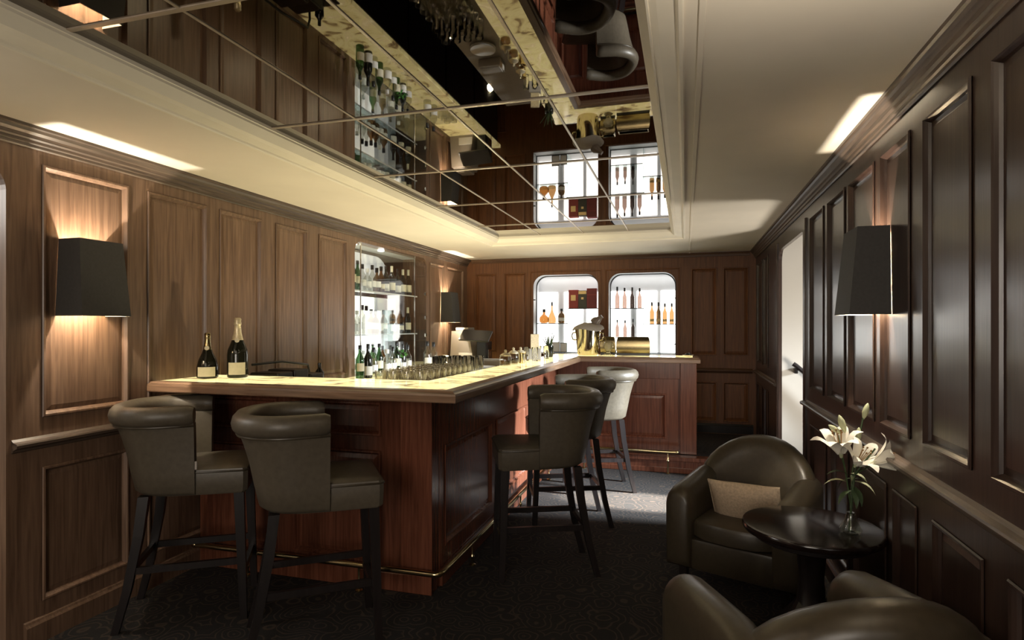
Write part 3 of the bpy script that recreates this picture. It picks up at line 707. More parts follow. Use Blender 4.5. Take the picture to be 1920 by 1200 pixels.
# coordinates are relative to the vase foot (x right along the room, y away from the camera, z up)
lily('white lily stem leaning left, its open bloom facing the camera under a split bud', (-0.05, -0.01, 0.40), [(-0.02, 0.0, 0.25)],
     [((-0.042, -0.02, 0.325), (d(14), d(-12), 0), 1.55)],
     [((-0.035, 0.0, 0.405), (d(5), d(-55), 0), 1.0), ((-0.02, 0.0, 0.41), (d(0), d(-18), 0), 1.25)],
     [((-0.01, 0, 0.20), (0, 0, d(170)), 0.9), ((-0.01, -0.01, 0.235), (0, d(-12), d(195)), 0.95), ((0, -0.01, 0.17), (0, d(25), d(215)), 0.9), ((0.0, 0, 0.24), (0, d(10), d(-40)), 0.7)])
lily('white lily stem leaning right, two pale blooms turned towards the wall', (0.075, -0.06, 0.36), [(0.01, -0.02, 0.24)],
     [((0.072, -0.07, 0.305), (d(16), d(62), 0), 1.5), ((0.015, -0.03, 0.285), (d(34), d(20), 0), 1.4)],
     [], [((0.01, -0.01, 0.21), (0, d(20), d(-20)), 0.9), ((0.005, 0, 0.19), (0, d(45), d(-60)), 0.95), ((0.01, -0.01, 0.23), (0, d(-5), d(-110)), 0.7), ((0.0, -0.01, 0.215), (0, d(0), d(10)), 0.7)])
lily('tall lily stem with a single closed green bud standing highest', (0.055, 0.03, 0.475), [(0.01, 0.01, 0.25), (0.035, 0.02, 0.38)],
     [], [((0.055, 0.03, 0.465), (d(0), d(14), 0), 1.15), ((0.030, 0.015, 0.365), (0, d(4), 0), 1.1)],
     [((0.005, 0, 0.22), (0, d(35), d(150)), 0.8), ((0.015, 0.01, 0.29), (0, d(-40), d(60)), 0.6), ((0.005, 0, 0.18), (0, d(50), d(-80)), 0.9)])

# ------------------------------------------------------------------ bottles, glasses and bar clutter
def bottle_meshes(key, prof, mat, label_mat=None, lz=(0, 0), cap=None, cap_mat=None, n=14, sq=False):
    body = MB().lathe(prof, n).mesh('bottle_glass', mat, 40)
    parts = [('bottle_glass', body)]
    if label_mat:
        r = max(p[0] for p in prof)+0.0012; V_ = []; k = 8
        for z in lz:
            V_ += [(r*math.cos(t), r*math.sin(t), z) for t in [-0.5*PI-1.15+2.3*i/k for i in range(k+1)]]
        parts.append(('label_paper', MB().add(V_, [(i, i+1, i+k+2, i+k+1) for i in range(k)]).mesh('label_paper', label_mat, 60)))
    if cap: parts.append(('cap', MB().lathe(cap, 10).mesh('cap', cap_mat, 40)))
    return parts
def prof_bottle(R, H, shoulder=0.62, neck=0.013, base=True):
    return [(R*0.86, 0.0), (R*0.98, 0.004), (R, 0.012), (R, H*shoulder*0.94), (R*0.93, H*shoulder), (R*0.66, H*(shoulder+0.07)), (neck*1.25, H*(shoulder+0.14)), (neck, H*(shoulder+0.18)), (neck, H*0.97)]
def capp(R, z0, z1): return [(R, z0), (R, z1-0.002), (R*0.9, z1)]
KB = {}
KB['green'] = bottle_meshes('green', prof_bottle(0.036, 0.29), M['greeng'], M['paper'], (0.07, 0.14), capp(0.015, 0.26, 0.295), M['black'])
KB['dark'] = bottle_meshes('dark', prof_bottle(0.037, 0.29), M['darkg'], M['paper'], (0.04, 0.12), capp(0.0145, 0.23, 0.295), M['paper'])
KB['darkw'] = bottle_meshes('darkw', prof_bottle(0.036, 0.28, 0.6), M['darkg'], M['paper_w'], (0.025, 0.10), capp(0.0145, 0.25, 0.285), M['black'])
KB['clear'] = bottle_meshes('clear', prof_bottle(0.038, 0.26, 0.6), M['clearb'], M['paper_w'], (0.05, 0.11), capp(0.016, 0.22, 0.265), M['black'])
KB['clearw'] = bottle_meshes('clearw', prof_bottle(0.040, 0.22, 0.6), M['clearb'], M['paper_w'], (0.03, 0.10), capp(0.018, 0.19, 0.225), M['paper_w'])
KB['amber'] = bottle_meshes('amber', prof_bottle(0.040, 0.24, 0.58), M['amber_l'], M['paper_w'], (0.05, 0.11), capp(0.017, 0.20, 0.245), M['black'])
KB['rum'] = bottle_meshes('rum', prof_bottle(0.036, 0.26, 0.6), M['amber'], M['paper'], (0.04, 0.09), capp(0.016, 0.22, 0.265), M['black'])
KB['slim'] = bottle_meshes('slim', prof_bottle(0.029, 0.265, 0.58, 0.010), M['pinkish'], None, (0, 0), capp(0.012, 0.225, 0.27), M['black'])
KB['slima'] = bottle_meshes('slima', prof_bottle(0.029, 0.265, 0.58, 0.010), M['amber_l'], M['gold'], (0.03, 0.06), capp(0.012, 0.225, 0.27), M['black'])
KB['round'] = bottle_meshes('round', [(0.040, 0.0), (0.060, 0.015), (0.068, 0.045), (0.062, 0.08), (0.035, 0.11), (0.018, 0.125), (0.016, 0.15)], M['amber'], None, (0, 0), [(0.022, 0.15), (0.022, 0.185), (0.018, 0.19)], M['black'])
KB['tear'] = bottle_meshes('tear', [(0.045, 0.0), (0.055, 0.01), (0.057, 0.06), (0.04, 0.11), (0.018, 0.16), (0.012, 0.20), (0.012, 0.235)], M['amber_l'], None, (0, 0), [(0.012, 0.235), (0.014, 0.26), (0.006, 0.295)], M['black'])
KB['decanter'] = bottle_meshes('decanter', [(0.035, 0.0), (0.043, 0.008), (0.045, 0.09), (0.036, 0.12), (0.014, 0.135), (0.013, 0.155)], M['amber_l'], M['paper_w'], (0.03, 0.07), [(0.018, 0.155), (0.018, 0.185)], M['black'])
WORD = {'green': 'green glass bottle', 'dark': 'dark bottle with cream foil', 'darkw': 'dark bottle with white label', 'clear': 'clear spirit bottle with black cap', 'clearw': 'short clear bottle with white cap',
        'amber': 'amber bottle with white label', 'rum': 'deep amber bottle', 'slim': 'slim rosy bottle', 'slima': 'slim amber bottle with gold band', 'round': 'round amber flask', 'tear': 'teardrop amber bottle with tall stopper', 'decanter': 'small square-shouldered amber bottle'}
ORD = ['first', 'second', 'third', 'fourth', 'fifth', 'sixth', 'seventh', 'eighth', 'ninth', 'tenth', 'eleventh', 'twelfth', 'thirteenth', 'fourteenth', 'fifteenth', 'sixteenth']
def bottle(kind, loc, rz, label, group, sc=1.0, cat='bottle'):
    b = thing('bottle', label, cat, loc, rz, group); b.scale = (sc, sc, sc)
    for nm, me in KB[kind]: inst(nm, me, b)
    return b
def row(kinds, p0, p1, where, group, sc=1.0, jit=0.006, rz=0.0):
    n = len(kinds)
    for i, k in enumerate(kinds):
        t = i/(n-1) if n > 1 else 0
        p = Vector(p0).lerp(Vector(p1), t)
        bottle(k, (p.x+random.uniform(-jit, jit), p.y+random.uniform(-jit, jit), p.z), rz, '%s, %s from left, %s' % (WORD[k], ORD[i], where), group, sc*random.uniform(0.95, 1.05))

# left bottle niche: lining, wood back with pale glowing panels, glass shelves, glass door
ln = thing('bottle_niche', 'tall lit bottle niche with glass shelves in the left wall', 'niche', (0, 0, 0))
a0, a1, z0, z1 = NI; XBk = -3.16
bx = MB()
bx.box(XBk, a0-0.03, z0-0.02, XL-0.121, a1+0.03, z0); bx.box(XBk, a0-0.03, z1, XL-0.121, a1+0.03, z1+0.02)
bx.box(XBk, a0-0.03, z0, XL-0.121, a0-0.005, z1); MB().box(XBk, a1+0.005, z0, XL-0.121, a1+0.03, z1).build('end_panel', M['wall'], ln)
bx.build('lining', M['lining'], ln)
MB().box(XBk-0.02, a0-0.03, z0-0.02, XBk, a1+0.03, z1+0.02).build('back_panel', M['wall_r'], ln)
def arched_panel(y0, y1, za, zb, r, x0, x1):
    P = [(y0, za), (y1, za)]+[(y1-r+r*math.cos(t), zb-r+r*math.sin(t)) for t in [PI/2*i/8 for i in range(9)]]+[(y0, zb)]
    return MB().loft([[(x, y, z) for y, z in P] for x in (x0, x1)])
arched_panel(a0, 5.60, z0+0.003, 1.755, 0.01, XBk+0.002, XBk+0.012).build('light_panel', M['panel_mid'], ln)
arched_panel(5.605, 5.90, z0+0.003, 1.755, 0.01, XBk+0.002, XBk+0.012).build('light_panel', M['panel_soft'], ln)
arched_panel(a0, 5.92, 1.80, 2.19, 0.28, XBk+0.002, XBk+0.012).build('light_panel', M['panel_soft'], ln)
MB().box(XBk+0.012, 5.90, z0+0.003, XBk+0.10, 5.912, 1.755).build('divider', M['lining'], ln)
for z in (1.375, 1.785): MB().box(XBk+0.013, a0+0.002, z-0.010, XL-0.01, 6.05, z, 0.002).build('shelf', M['shelf_glass'], ln)
for z in (1.375, 1.785): MB().box(XL-0.010, a0+0.002, z-0.011, XL-0.006, 6.05, z+0.001).build('shelf_edge', M['lining'], ln)
MB().box(XL-0.006, a0+0.008, z0+0.01, XL-0.001, 5.96, z1-0.012).build('glass_pane', M['pane'], ln)
for y in (a0+0.10, 5.975): MB().box(XL-0.004, y-0.007, z0+0.003, XL+0.004, y+0.007, z1-0.004, 0.002).build('pane_edge', M['chrome'], ln)
MB().box(XL-0.003, 5.99, z0+0.01, XL+0.003, 6.26, z1-0.10).build('glass_door', M['pane'], ln)
for z in (1.12, 1.35, 1.55, 1.82): MB().box(XL-0.006, 6.235, z-0.02, XL+0.012, 6.27, z+0.02, 0.004).build('hinge', M['chrome'], ln)
for y in (4.90, 5.42):
    MB().lathe([(0.030, 0.0), (0.030, 0.012)], 14, (-2.97, y, z1-0.013)).build('downlight', M['spot'], ln, 40)
    l = bpy.data.lights.new('niche_spot', 'SPOT'); l.energy = 3; l.color = (1.0, 0.93, 0.84); l.spot_size = 2.2; l.spot_blend = 0.6; l.shadow_soft_size = 0.02
    lo = bpy.data.objects.new('niche_spot', l); COL.objects.link(lo); lo.location = (-2.97, y, z1-0.02); lo.parent = ln
def Rz(): return PI/2      # labels face the room
row(['green', 'green', 'clear', 'clearw', 'clear', 'amber', 'rum', 'darkw'], (-2.96, 4.86, 1.786), (-2.96, 5.50, 1.786), 'on the niche top shelf', 'bottles on the top shelf of the left niche', 1.0, 0.003, 0.9)
row(['dark', 'darkw', 'dark', 'dark'], (-2.95, 5.61, 1.786), (-2.95, 6.00, 1.786), 'at the dark end of the top shelf', 'dark bottles at the right of the top shelf', 1.0, 0.003, 0.9)
row(['clearw', 'clearw', 'clear', 'clear', 'amber', 'amber', 'clearw', 'amber'], (-2.96, 4.86, 1.376), (-2.96, 5.46, 1.376), 'on the niche middle shelf', 'bottles on the middle shelf of the left niche', 1.0, 0.003, 0.9)
row(['darkw', 'rum', 'dark'], (-2.95, 5.64, 1.376), (-2.95, 5.98, 1.376), 'at the dark end of the middle shelf', 'dark bottles at the right of the middle shelf', 0.95, 0.003, 0.9)
row(['green', 'darkw', 'clear', 'green', 'clearw', 'clear', 'green', 'darkw', 'clear'], (-2.66, 4.50, 1.001), (-2.66, 5.42, 1.001), 'on the back counter', 'bottles standing on the back counter', 1.0, 0.015, 0.9)
row(['clear', 'clearw', 'green', 'rum', 'clear', 'clearw', 'darkw'], (-2.96, 4.86, 1.001), (-2.96, 5.98, 1.001), 'at the niche foot', 'bottles at the foot of the left niche', 0.95, 0.006, 0.9)
row(['clear', 'clear'], (-2.62, 5.78, 1.001), (-2.62, 5.93, 1.001), 'beyond the niche\'s far edge', 'clear bottles at the far end of the back counter', 1.1, 0.003, 0.9)
# herb pot on the back counter
hp = thing('herb_glass', 'bunch of bright green herb in a glass among the bottles', 'plant', (-2.56, 5.10, 1.001))
MB().lathe([(0.030, 0.0), (0.040, 0.11), (0.043, 0.14)], 14, (0, 0, 0), True, False).build('glass', M['clear'], hp, 40)
hb = MB()
for k in range(26):
    t, r_ = random.uniform(0, 2*PI), random.uniform(0.0, 0.05); z = 0.15+random.uniform(0, 0.07); c_, s_ = math.cos(t), math.sin(t)
    hb.add([(c_*r_-s_*0.012, s_*r_+c_*0.012, z), (c_*(r_+0.02), s_*(r_+0.02), z+0.012), (c_*r_+s_*0.012, s_*r_-c_*0.012, z+0.002), (c_*(r_-0.012), s_*(r_-0.012), z-0.006)], [(0, 1, 2, 3)])
hb.build('leaves', M['herb'], hp)

# back bottle windows
def back_niche(label, h, shelves, divx):
    nt_ = thing('bottle_window', label, 'niche', (0, 0, 0))
    a0, a1, z0, z1 = h; r = 0.15
    def outline(e, rr): 
        P = [(a0-e, z0-e), (a1+e, z0-e)]
        P += [(a1+e-rr+rr*math.cos(t), z1+e-rr+rr*math.sin(t)) for t in [PI/2*i/8 for i in range(9)]]
        P += [(a0-e+rr-rr*math.sin(t), z1+e-rr+rr*math.cos(t)) for t in [PI/2*i/8 for i in range(9)]]
        return P
    b = MB(); b.loft([[(x, YB+0.002, z) for x, z in outline(-0.003, r)], [(x, YB+0.15, z) for x, z in outline(-0.003, r)]], True, False, False)
    b.build('reveal', M['lining'], nt_, 40)
    f = MB(); f.loft([[(x, YB+0.150, z) for x, z in outline(-0.003, r)], [(x, YB+0.150, z) for x, z in outline(-0.014, r)], [(x, YB+0.162, z) for x, z in outline(-0.014, r)], [(x, YB+0.162, z) for x, z in outline(0.02, r)]], True, False, False)
    f.build('gasket', M['darkline'], nt_, 40)
    x0, x1, y1 = a0-0.04, a1+0.04, YB+0.48
    bx = MB(); bx.box(x0-0.015, YB+0.163, z0-0.03, x1+0.015, y1, z0-0.003); bx.box(x0-0.015, YB+0.163, z1+0.02, x1+0.015, y1, z1+0.04)
    bx.box(x0-0.015, YB+0.163, z0-0.003, x0, y1, z1+0.02); bx.box(x1, YB+0.163, z0-0.003, x1+0.015, y1, z1+0.02); bx.box(x0-0.015, y1, z0-0.03, x1+0.015, y1+0.02, z1+0.04)
    bx.build('casing', M['lining'], nt_)
    cuts = [x0+0.002, x0+0.27, x0+0.36, x0+0.62, x0+0.67, x1-0.002]
    for k in range(0, 5, 2):
        MB().box(cuts[k], y1-0.012, z0, cuts[k+1], y1-0.002, 1.92).build('light_panel', M['panel_light'], nt_)
    MB().box(x0+0.01, YB+0.30, z1+0.012, x1-0.01, y1-0.05, z1+0.019).build('light_panel', M['panel_light'], nt_)
    for (s0, s1, z) in shelves:
        MB().box(s0, YB+0.165, z-0.008, s1, y1-0.02, z, 0.001).build('shelf', M['shelf_glass'], nt_)
        MB().box(s0, YB+0.163, z-0.009, s1, YB+0.166, z+0.001).build('shelf_edge', M['darkline'], nt_)
    for x in divx: MB().box(x-0.003, YB+0.17, z0, x+0.003, y1-0.02, 1.69).build('divider', M['shelf_glass'], nt_)
    for z in (1.23, 1.80): MB().lathe([(0.014, -0.006), (0.014, 0.006)], 10, (0, 0, 0)).build('hinge', M['black'], nt_).location = (a0+0.012 if h is N1 else a1-0.012, YB+0.02, z)
    return nt_
back_niche('left of the two white backlit bottle windows, holding red boxes', N1, [(N1[0]-0.038, -1.50, 1.492), (-1.52, N1[1]+0.038, 1.688)], [-1.51])
back_niche('right of the two white backlit bottle windows, with two rows of four bottles', N2, [(N2[0]-0.038, -0.51, 1.684), (-0.53, N2[1]+0.038, 1.482), (N2[0]-0.038, -0.53, 1.310)], [-0.52])
yb = 7.86
bottle('round', (-1.845, yb, 1.493), 0, 'round amber flask, left-hand of the three bottles on the left window shelf', 'amber bottles in the left window')
bottle('tear', (-1.735, yb, 1.493), 0, 'amber bottle with tall pointed stopper, middle of the left window shelf', 'amber bottles in the left window')
bottle('decanter', (-1.605, yb, 1.493), 0, 'small amber bottle, right-hand of the three on the left window shelf', 'amber bottles in the left window', 1.05)
row(['slim']*4, (-0.86, yb, 1.685), (-0.575, yb, 1.685), 'on the right window\'s upper shelf', 'slim bottles on the upper shelf of the right window', 1.0, 0.003)
row(['slima']*4, (-0.42, yb, 1.483), (-0.175, yb, 1.483), 'on the right window\'s lower shelf', 'slim amber bottles in the right window', 1.0, 0.003)
row(['slim']*3, (-0.862, yb, 1.311), (-0.662, yb, 1.311), 'on the right window\'s lowest shelf', 'rosy bottles low in the right window', 0.86, 0.003)
def gift(label, x0, x1, z0, z1, mat, deco):
    g = thing('gift_box', label, 'box', ((x0+x1)/2, yb, z0))
    w_ = (x1-x0)/2; h_ = z1-z0
    MB().box(-w_, -0.05, 0, w_, 0.05, h_, 0.003).build('carton', mat, g)
    for (u0, u1, v0, v1, mt) in deco: MB().box(-w_+2*w_*u0, -0.0525, h_*v0, -w_+2*w_*u1, -0.0495, h_*v1).build('printed_panel', mt, g)
gift('bright red box with a gold square, left of the three boxes in the left window', -1.500, -1.372, 1.689, 1.935, M['red'], [(0.25, 0.75, 0.42, 0.72, M['gold'])])
gift('dark green box with a red top, middle of the three boxes in the left window', -1.366, -1.262, 1.689, 1.925, M['darkgreen'], [(0.35, 0.65, 0.5, 0.62, M['gold']), (0.0, 1.0, 0.80, 0.97, M['gold'])])
gift('dark red box, right of the three boxes in the left window', -1.256, -1.125, 1.689, 1.952, M['red_d'], [(0.05, 0.95, 0.66, 0.70, M['red'])])
# little things at the foot of the windows: picture frames and cups
for k, (x, w_, h_) in enumerate(((-1.675, 0.10, 0.14), (-1.568, 0.085, 0.13))):
    p = thing('card_frame', ('left' if k == 0 else 'right')+' of the two small white cards in thin black frames below the left window', 'frame', (x, 7.82, 1.0975))
    MB().box(-w_/2, 0, 0, w_/2, 0.006, h_).build('card', M['paper_w'], p)
    fr = MB(); ring(fr, lambda a, z, n: (a, -n, z), -w_/2-0.004, w_/2+0.004, 0.0, h_+0.004, [(0, 0), (0, 0.004), (0.006, 0.004), (0.006, 0)])
    fr.build('frame', M['black'], p)

# champagne bottles on the bar corner
def champagne(label, loc, R, H, squat, sc=1.0):
    c = thing('champagne_bottle', label, 'bottle', loc, math.radians(36))
    if squat: pr = [(R*0.82, 0), (R*0.97, 0.006), (R, 0.03), (R*0.97, 0.07), (R*0.80, 0.11), (R*0.50, 0.15), (R*0.30, 0.19), (R*0.25, 0.23)]
    else: pr = [(R*0.86, 0), (R*0.98, 0.006), (R, 0.02), (R, 0.135), (R*0.93, 0.165), (R*0.70, 0.20), (R*0.46, 0.235), (R*0.33, 0.27), (R*0.30, 0.325)]
    MB().lathe(pr, 24).build('bottle_glass', M['darkg'], c, 50)
    if squat: MB().lathe([(R*0.42, 0.168), (R*0.32, 0.195), (R*0.27, 0.232), (R*0.29, 0.24), (R*0.29, 0.262), (R*0.2, 0.268)], 16).build('foil', M['bronze'], c, 50)
    else: MB().lathe([(R*0.56, 0.224), (R*0.38, 0.265), (R*0.32, 0.31), (R*0.36, 0.316), (R*0.36, 0.328), (R*0.33, 0.332), (R*0.35, 0.350), (R*0.22, 0.358)], 16).build('foil', M['foil'], c, 50)
    k = 10; a0_, a1_ = -PI/2-0.85, -PI/2+0.85; V_ = []
    zz = (0.012, 0.068) if squat else (0.020, 0.092)
    for z in zz: V_ += [((R+0.0015)*math.cos(a0_+(a1_-a0_)*i/k), (R+0.0015)*math.sin(a0_+(a1_-a0_)*i/k), z) for i in range(k+1)]
    MB().add(V_, [(i, i+1, i+k+2, i+k+1) for i in range(k)]).build('label_paper', M['paper'], c, 60)
    zn, rn = (0.178, R*0.40) if squat else (0.222, R*0.60)
    MB().lathe([(0.001, 0.0), (0.013, 0.0), (0.013, 0.003), (0.001, 0.003)], 12).build('neck_seal', M['paper'], c, 40)
    q = c.children[-1]; q.location = (0, -rn-0.001, zn); q.rotation_euler = (PI/2-0.35, 0, 0)
    return c
champagne('shorter squat black champagne bottle on the bar corner, left of the tall one', (-2.715, 2.87, 1.1445), 0.060, 0.27, True)
champagne('tall black champagne bottle with gold foil neck on the near bar corner', (-2.575, 2.955, 1.1445), 0.059, 0.36, False)
# dark bar tools on the back counter behind the champagne
ty = thing('bar_tray', 'low dark tray of bar tools behind the champagne bottles', 'tray', (-2.60, 3.52, 1.001))
MB().box(-0.15, -0.30, 0, 0.15, 0.34, 0.012, 0.004).build('base', M['black'], ty)
for y0_, h_ in ((-0.29, 0.15), (-0.12, 0.16), (0.05, 0.12)): MB().box(-0.12, y0_, 0.013, 0.10, y0_+0.15, h_, 0.01, 2).build('compartment', M['black_wood'], ty)
MB().tube([(-0.1, -0.29, 0.20), (-0.1, 0.0, 0.205), (-0.1, 0.30, 0.165), (-0.1, 0.325, 0.09), (-0.1, 0.32, 0.012)], 0.009, 8).build('handle', M['black'], ty, 40)
MB().lathe([(0.03, 0.0), (0.033, 0.10), (0.012, 0.13), (0.012, 0.17)], 12, (0.02, 0.27, 0.012)).build('shaker', M['darkg'], ty, 40)

# drinking glasses on the shelf inside the bar side
TUM = MB().lathe([(0.031, 0.0), (0.034, 0.004), (0.038, 0.095), (0.0375, 0.098), (0.035, 0.095), (0.031, 0.014), (0.001, 0.012)], 14).mesh('tumbler', M['thin_glass'], 40)
HIB = MB().lathe([(0.028, 0.0), (0.030, 0.004), (0.033, 0.140), (0.0315, 0.142), (0.030, 0.138), (0.027, 0.014), (0.001, 0.012)], 14).mesh('highball', M['crystal'], 40)
def glass(name, me, loc, label, group, sc=1.0):
    o = inst(name, me, None, loc, (0, 0, random.uniform(0, 6)), (sc, sc, sc)); tag(o, label, 'glass', group); return o
for i in range(4):
    for j in range(12):
        p = (-1.755+i*0.088+random.uniform(-0.004, 0.004), 3.20+j*0.092+random.uniform(-0.004, 0.004), 1.0885)
        tall = j > 8
        glass('tumbler' if not tall else 'highball_glass', HIB if tall else TUM, p,
              '%s, %s from the left in the %s row inside the bar' % ('tall clear highball glass' if tall else 'clear tumbler', ORD[i], ORD[j]), 'tall glasses inside the bar' if tall else 'tumblers inside the bar')
for i in range(6):
    glass('tumbler', TUM, (-2.58+0.08*(i % 2), 6.05+0.085*(i//2), 1.001), 'clear tumbler, %s in the %s pair beyond the left niche' % (('left', 'right')[i % 2], ORD[i//2]), 'tumblers on the back counter')
# bar-top cluster: jars, napkins, cups
jar_l = ['squat lidded glass jar nearest the camera in the bar-top cluster', 'lidded glass jar second in the bar-top cluster', 'lidded glass jar farthest in the bar-top cluster']
for k, (y, r_, h_) in enumerate(((4.42, 0.048, 0.075), (4.64, 0.045, 0.085), (4.86, 0.045, 0.08))):
    j = thing('lidded_jar', jar_l[k], 'jar', (-1.345, y, 1.1445))
    MB().lathe([(r_*0.9, 0), (r_, 0.006), (r_, h_*0.85), (r_*0.85, h_)], 16).build('glass_body', M['clear'], j, 40)
    MB().lathe([(r_*0.9, h_), (r_*0.92, h_+0.008), (r_*0.5, h_+0.022), (0.008, h_+0.028), (0.012, h_+0.040), (0.006, h_+0.05)], 16).build('lid', M['foil'], j, 40)
    MB().lathe([(r_*0.8, 0.008), (r_*0.85, h_*0.55)], 12).build('contents', M['amber_l'], j, 40)
for k, y in enumerate((4.74, 4.98)):
    c = thing('gold_cup', ('near' if k == 0 else 'far')+' brass cup in the bar-top cluster', 'cup', (-1.30-0.06*k, y, 1.1445))
    MB().lathe([(0.022, 0), (0.026, 0.004), (0.030, 0.085), (0.033, 0.088), (0.028, 0.082), (0.022, 0.01), (0.001, 0.008)], 16).build('body', M['brass'], c, 40)
nh = thing('menu_holder', 'tall cream menu holder with a round emblem among the bar-top glasses', 'holder', (-1.33, 5.30, 1.1445), 0.25)
MB().box(-0.055, -0.025, 0, 0.055, 0.025, 0.10, 0.003).build('base', M['offwhite'], nh)
MB().box(-0.040, -0.010, 0.101, 0.040, 0.010, 0.235, 0.003).build('card', M['foil'], nh)
MB().lathe([(0.017, 0), (0.017, 0.003)], 16).build('emblem', M['black'], nh, 40); q = nh.children[-1]; q.location = (0, -0.0255, 0.062); q.rotation_euler = (PI/2, 0, 0)
MB().lathe([(0.008, 0), (0.008, 0.002)], 12).build('emblem_centre', M['foil'], nh.children[-1], 40); nh.children[-1].children[0].location = (0, 0, 0.003)
for k, (x, y) in enumerate(((-1.28, 5.10), (-1.37, 5.14), (-1.27, 5.50), (-1.36, 5.56))):
    glass('highball_glass', HIB, (x, y, 1.1445), 'clear highball glass %s the cream menu holder on the bar top' % ('just in front of', 'front-left of', 'just behind', 'rear-left of')[k], 'highball glasses round the menu holder', 0.85)
uv = thing('utensil_vase', 'dark vase of spiky leaves at the far end of the bar top', 'vase', (-1.31, 5.80, 1.1445))
MB().lathe([(0.036, 0), (0.04, 0.01), (0.046, 0.10), (0.042, 0.12)], 16).build('body', M['darkg'], uv, 40)
for k in range(9):
    t = k*0.7; c_, s_ = math.cos(t), math.sin(t)
    MB().bar((c_*0.02, s_*0.02, 0.118), (c_*(0.03+0.03*(k % 3)), s_*(0.03+0.03*(k % 3)), 0.24-0.02*(k % 2)), 0.012, 0.006, 0.004, 0.002).build('leaf', M['leaf'], uv)
# ice bucket with cloth and bottle
bu = thing('ice_bucket', 'shiny gilt champagne bucket on the rear bar section before the left window', 'bucket', (-1.005, 6.32, 1.1445))
MB().lathe([(0.10, 0.0), (0.108, 0.006), (0.112, 0.02), (0.128, 0.20), (0.140, 0.285), (0.148, 0.292), (0.146, 0.298), (0.136, 0.295), (0.124, 0.20), (0.10, 0.03), (0.001, 0.025)], 32).build('pail', M['bucket'], bu, 40)
for sx in (-1, 1):
    MB().tube([(sx*0.134, 0, 0.24), (sx*0.165, 0, 0.235), (sx*0.172, 0, 0.20), (sx*0.160, 0, 0.165), (sx*0.126, 0, 0.16)], 0.008, 8).build('handle', M['bucket'], bu, 40)
ck = MB(); R = []
for r_, z in ((0.005, 0.345), (0.06, 0.342), (0.11, 0.325), (0.15, 0.305), (0.165, 0.285), (0.168, 0.265)):
    R.append([(r_*math.cos(2*PI*j/28)*(1+0.03*math.sin(5*2*PI*j/28)), r_*math.sin(2*PI*j/28)*(1+0.03*math.sin(5*2*PI*j/28)), z+0.012*math.sin(3*2*PI*j/28+1)*(r_/0.16)) for j in range(28)])
nap = ck.loft(R, True, True, False).build('napkin', M['cloth'], None, 60); nap.location = (-1.005, 6.32, 1.1445); tag(nap, 'white napkin draped over the gilt champagne bucket', 'napkin')
cb = MB(); cb.lathe([(0.045, 0), (0.05, 0.01), (0.05, 0.04), (0.030, 0.075), (0.02, 0.11), (0.022, 0.12)], 16)
co = cb.build('wrapped_bottle', M['grey_d'], None, 40); co.location = (-0.945, 6.32, 1.482); co.rotation_euler = (0.1, 0.9, 0); tag(co, 'dark wrapped bottle lying on the bucket napkin', 'bottle')
# crystal candle holder, planters
kc = thing('candle_holder', 'faceted crystal candle holder between the bucket and the bronze box', 'candle holder', (-0.785, 6.30, 1.1445))
MB().lathe([(0.045, 0.0), (0.05, 0.01), (0.02, 0.03), (0.028, 0.05), (0.052, 0.085), (0.054, 0.11), (0.040, 0.14), (0.030, 0.145)], 8).build('crystal', M['crystal'], kc)
MB().lathe([(0.030, 0.06), (0.036, 0.085), (0.036, 0.11), (0.028, 0.13)], 8).build('candle', M['paper'], kc)
for k, (x, y, w_, lb) in enumerate(((-0.53, 6.38, 0.335, 'wide bronze rectangular cooler box before the right bottle window'), (-0.80, 6.44, 0.15, 'small bronze cooler box behind the crystal candle holder'))):
    b = thing('cooler_box', lb, 'box', (x, y, 1.1445)); h_ = 0.195
    o = MB(); t_ = 0.008
    o.loft([[(sx*(w_/2+e), sy*(0.06+e), z) for sx, sy in ((-1, -1), (1, -1), (1, 1), (-1, 1))] for e, z in ((-0.012, 0), (-0.004, 0.012), (0.004, 0.05), (0.007, 0.095), (0.004, 0.14), (-0.004, 0.180), (-0.012, h_), (-t_-0.012, h_-0.002), (-t_-0.006, 0.02))])
    o.build('shell', M['bronze'], b, 40)
    MB().box(-w_/2-0.003, -0.066, 0, w_/2+0.003, -0.061, 0.026).build('base_band', M['black'], b)
ol = thing('small_dish', 'little white dish of dark snacks at the right end of the rear bar top', 'dish', (0.02, 6.26, 1.1445))
MB().lathe([(0.025, 0), (0.03, 0.003), (0.055, 0.016), (0.053, 0.018), (0.028, 0.006), (0.001, 0.006)], 20).build('dish', M['paper_w'], ol, 40)
for k in range(9): MB().sphere((0.03*math.cos(k*2.4)*(k/9)**0.5, 0.03*math.sin(k*2.4)*(k/9)**0.5, 0.022+0.006*(k % 2)), 0.010, 8, 5).build('snack', M['black'], ol, 60)
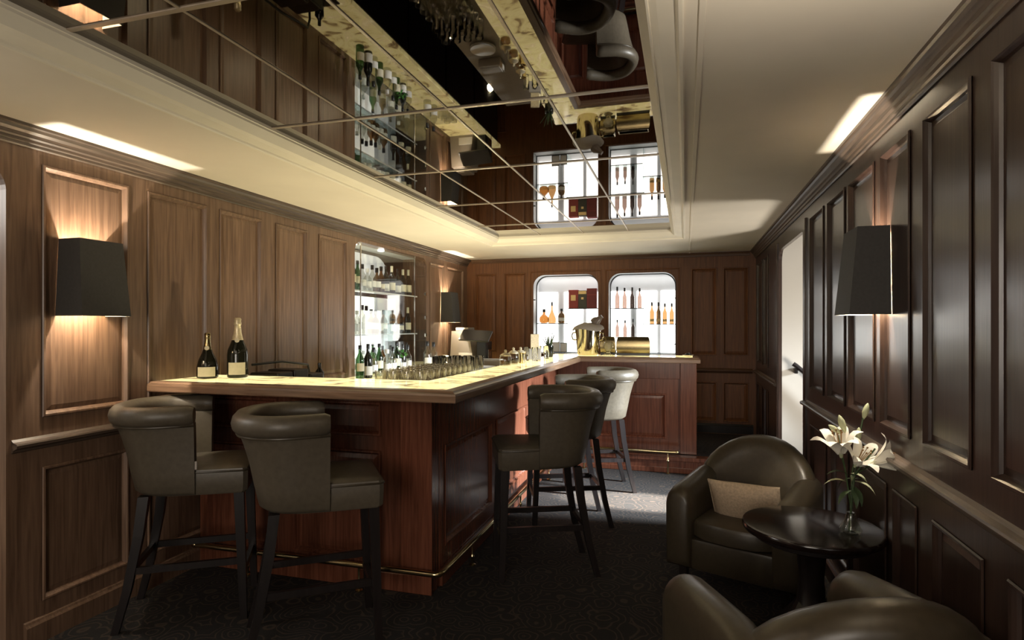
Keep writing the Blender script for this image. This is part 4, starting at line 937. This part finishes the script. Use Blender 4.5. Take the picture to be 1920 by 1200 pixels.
# coffee machine / till at the far end of the back counter
cm_ = thing('coffee_machine', 'pale coffee machine under the far left sconce at the end of the back counter', 'machine', (-2.68, 7.12, 1.001))
mb = MB(); mb.loft([[(-0.17, -0.16, 0), (0.145, -0.16, 0), (0.145, 0.17, 0), (-0.17, 0.17, 0)], [(-0.15, -0.15, 0.39), (0.08, -0.15, 0.39), (0.08, 0.16, 0.39), (-0.15, 0.16, 0.39)]])
mb.build('housing', M['offwhite'], cm_)
MB().box(-0.11, -0.12, 0.391, 0.06, 0.12, 0.435, 0.01, 2).build('paper_tray', M['cloth'], cm_)
MB().box(-0.05, -0.165, 0.03, 0.13, -0.158, 0.12, 0.002).build('front_plate', M['paper_w'], cm_)
ti = thing('till_screen', 'black till with a tilted flat screen beside the pale coffee machine', 'till', (-2.455, 7.08, 1.001))
# the till stands on the counter edge: base, post, tilted screen
MB().box(-0.055, -0.08, 0, 0.07, 0.16, 0.26, 0.008, 2).build('body', M['black'], ti)
MB().box(0.075, -0.02, 0.02, 0.085, 0.10, 0.16).build('printer_slot', M['chrome'], ti)
sc_ = MB().box(-0.19, -0.10, -0.012, 0.19, 0.10, 0.012, 0.004).build('screen', M['black'], ti); sc_.location = (0.0, -0.26, 0.335); sc_.rotation_euler = (d(38), d(3), 0)
MB().tube([(0, 0.0, 0.255), (0, -0.06, 0.33), (0, -0.24, 0.335)], 0.020, 8).build('screen_post', M['black'], ti, 40)
# espresso cups and a plate, seen in the ceiling mirror
pl = thing('plate_stack', 'stack of white plates on the inner bar shelf beyond the glasses', 'plate', (-1.60, 4.62, 1.0885))
for k in range(4): MB().lathe([(0.05, 0), (0.055, 0.003), (0.105, 0.014), (0.104, 0.017), (0.055, 0.007), (0.001, 0.006)], 24, (0, 0, k*0.006)).build('plate', M['paper_w'], pl, 40)
bxw = thing('napkin_box', 'white napkin box on the inner bar shelf behind the lidded jars', 'box', (-1.62, 4.92, 1.0885))
MB().box(-0.10, -0.08, 0, 0.10, 0.08, 0.07, 0.004).build('box', M['offwhite'], bxw)
MB().box(-0.085, -0.065, 0.0705, 0.085, 0.065, 0.078).build('napkins', M['cloth'], bxw)
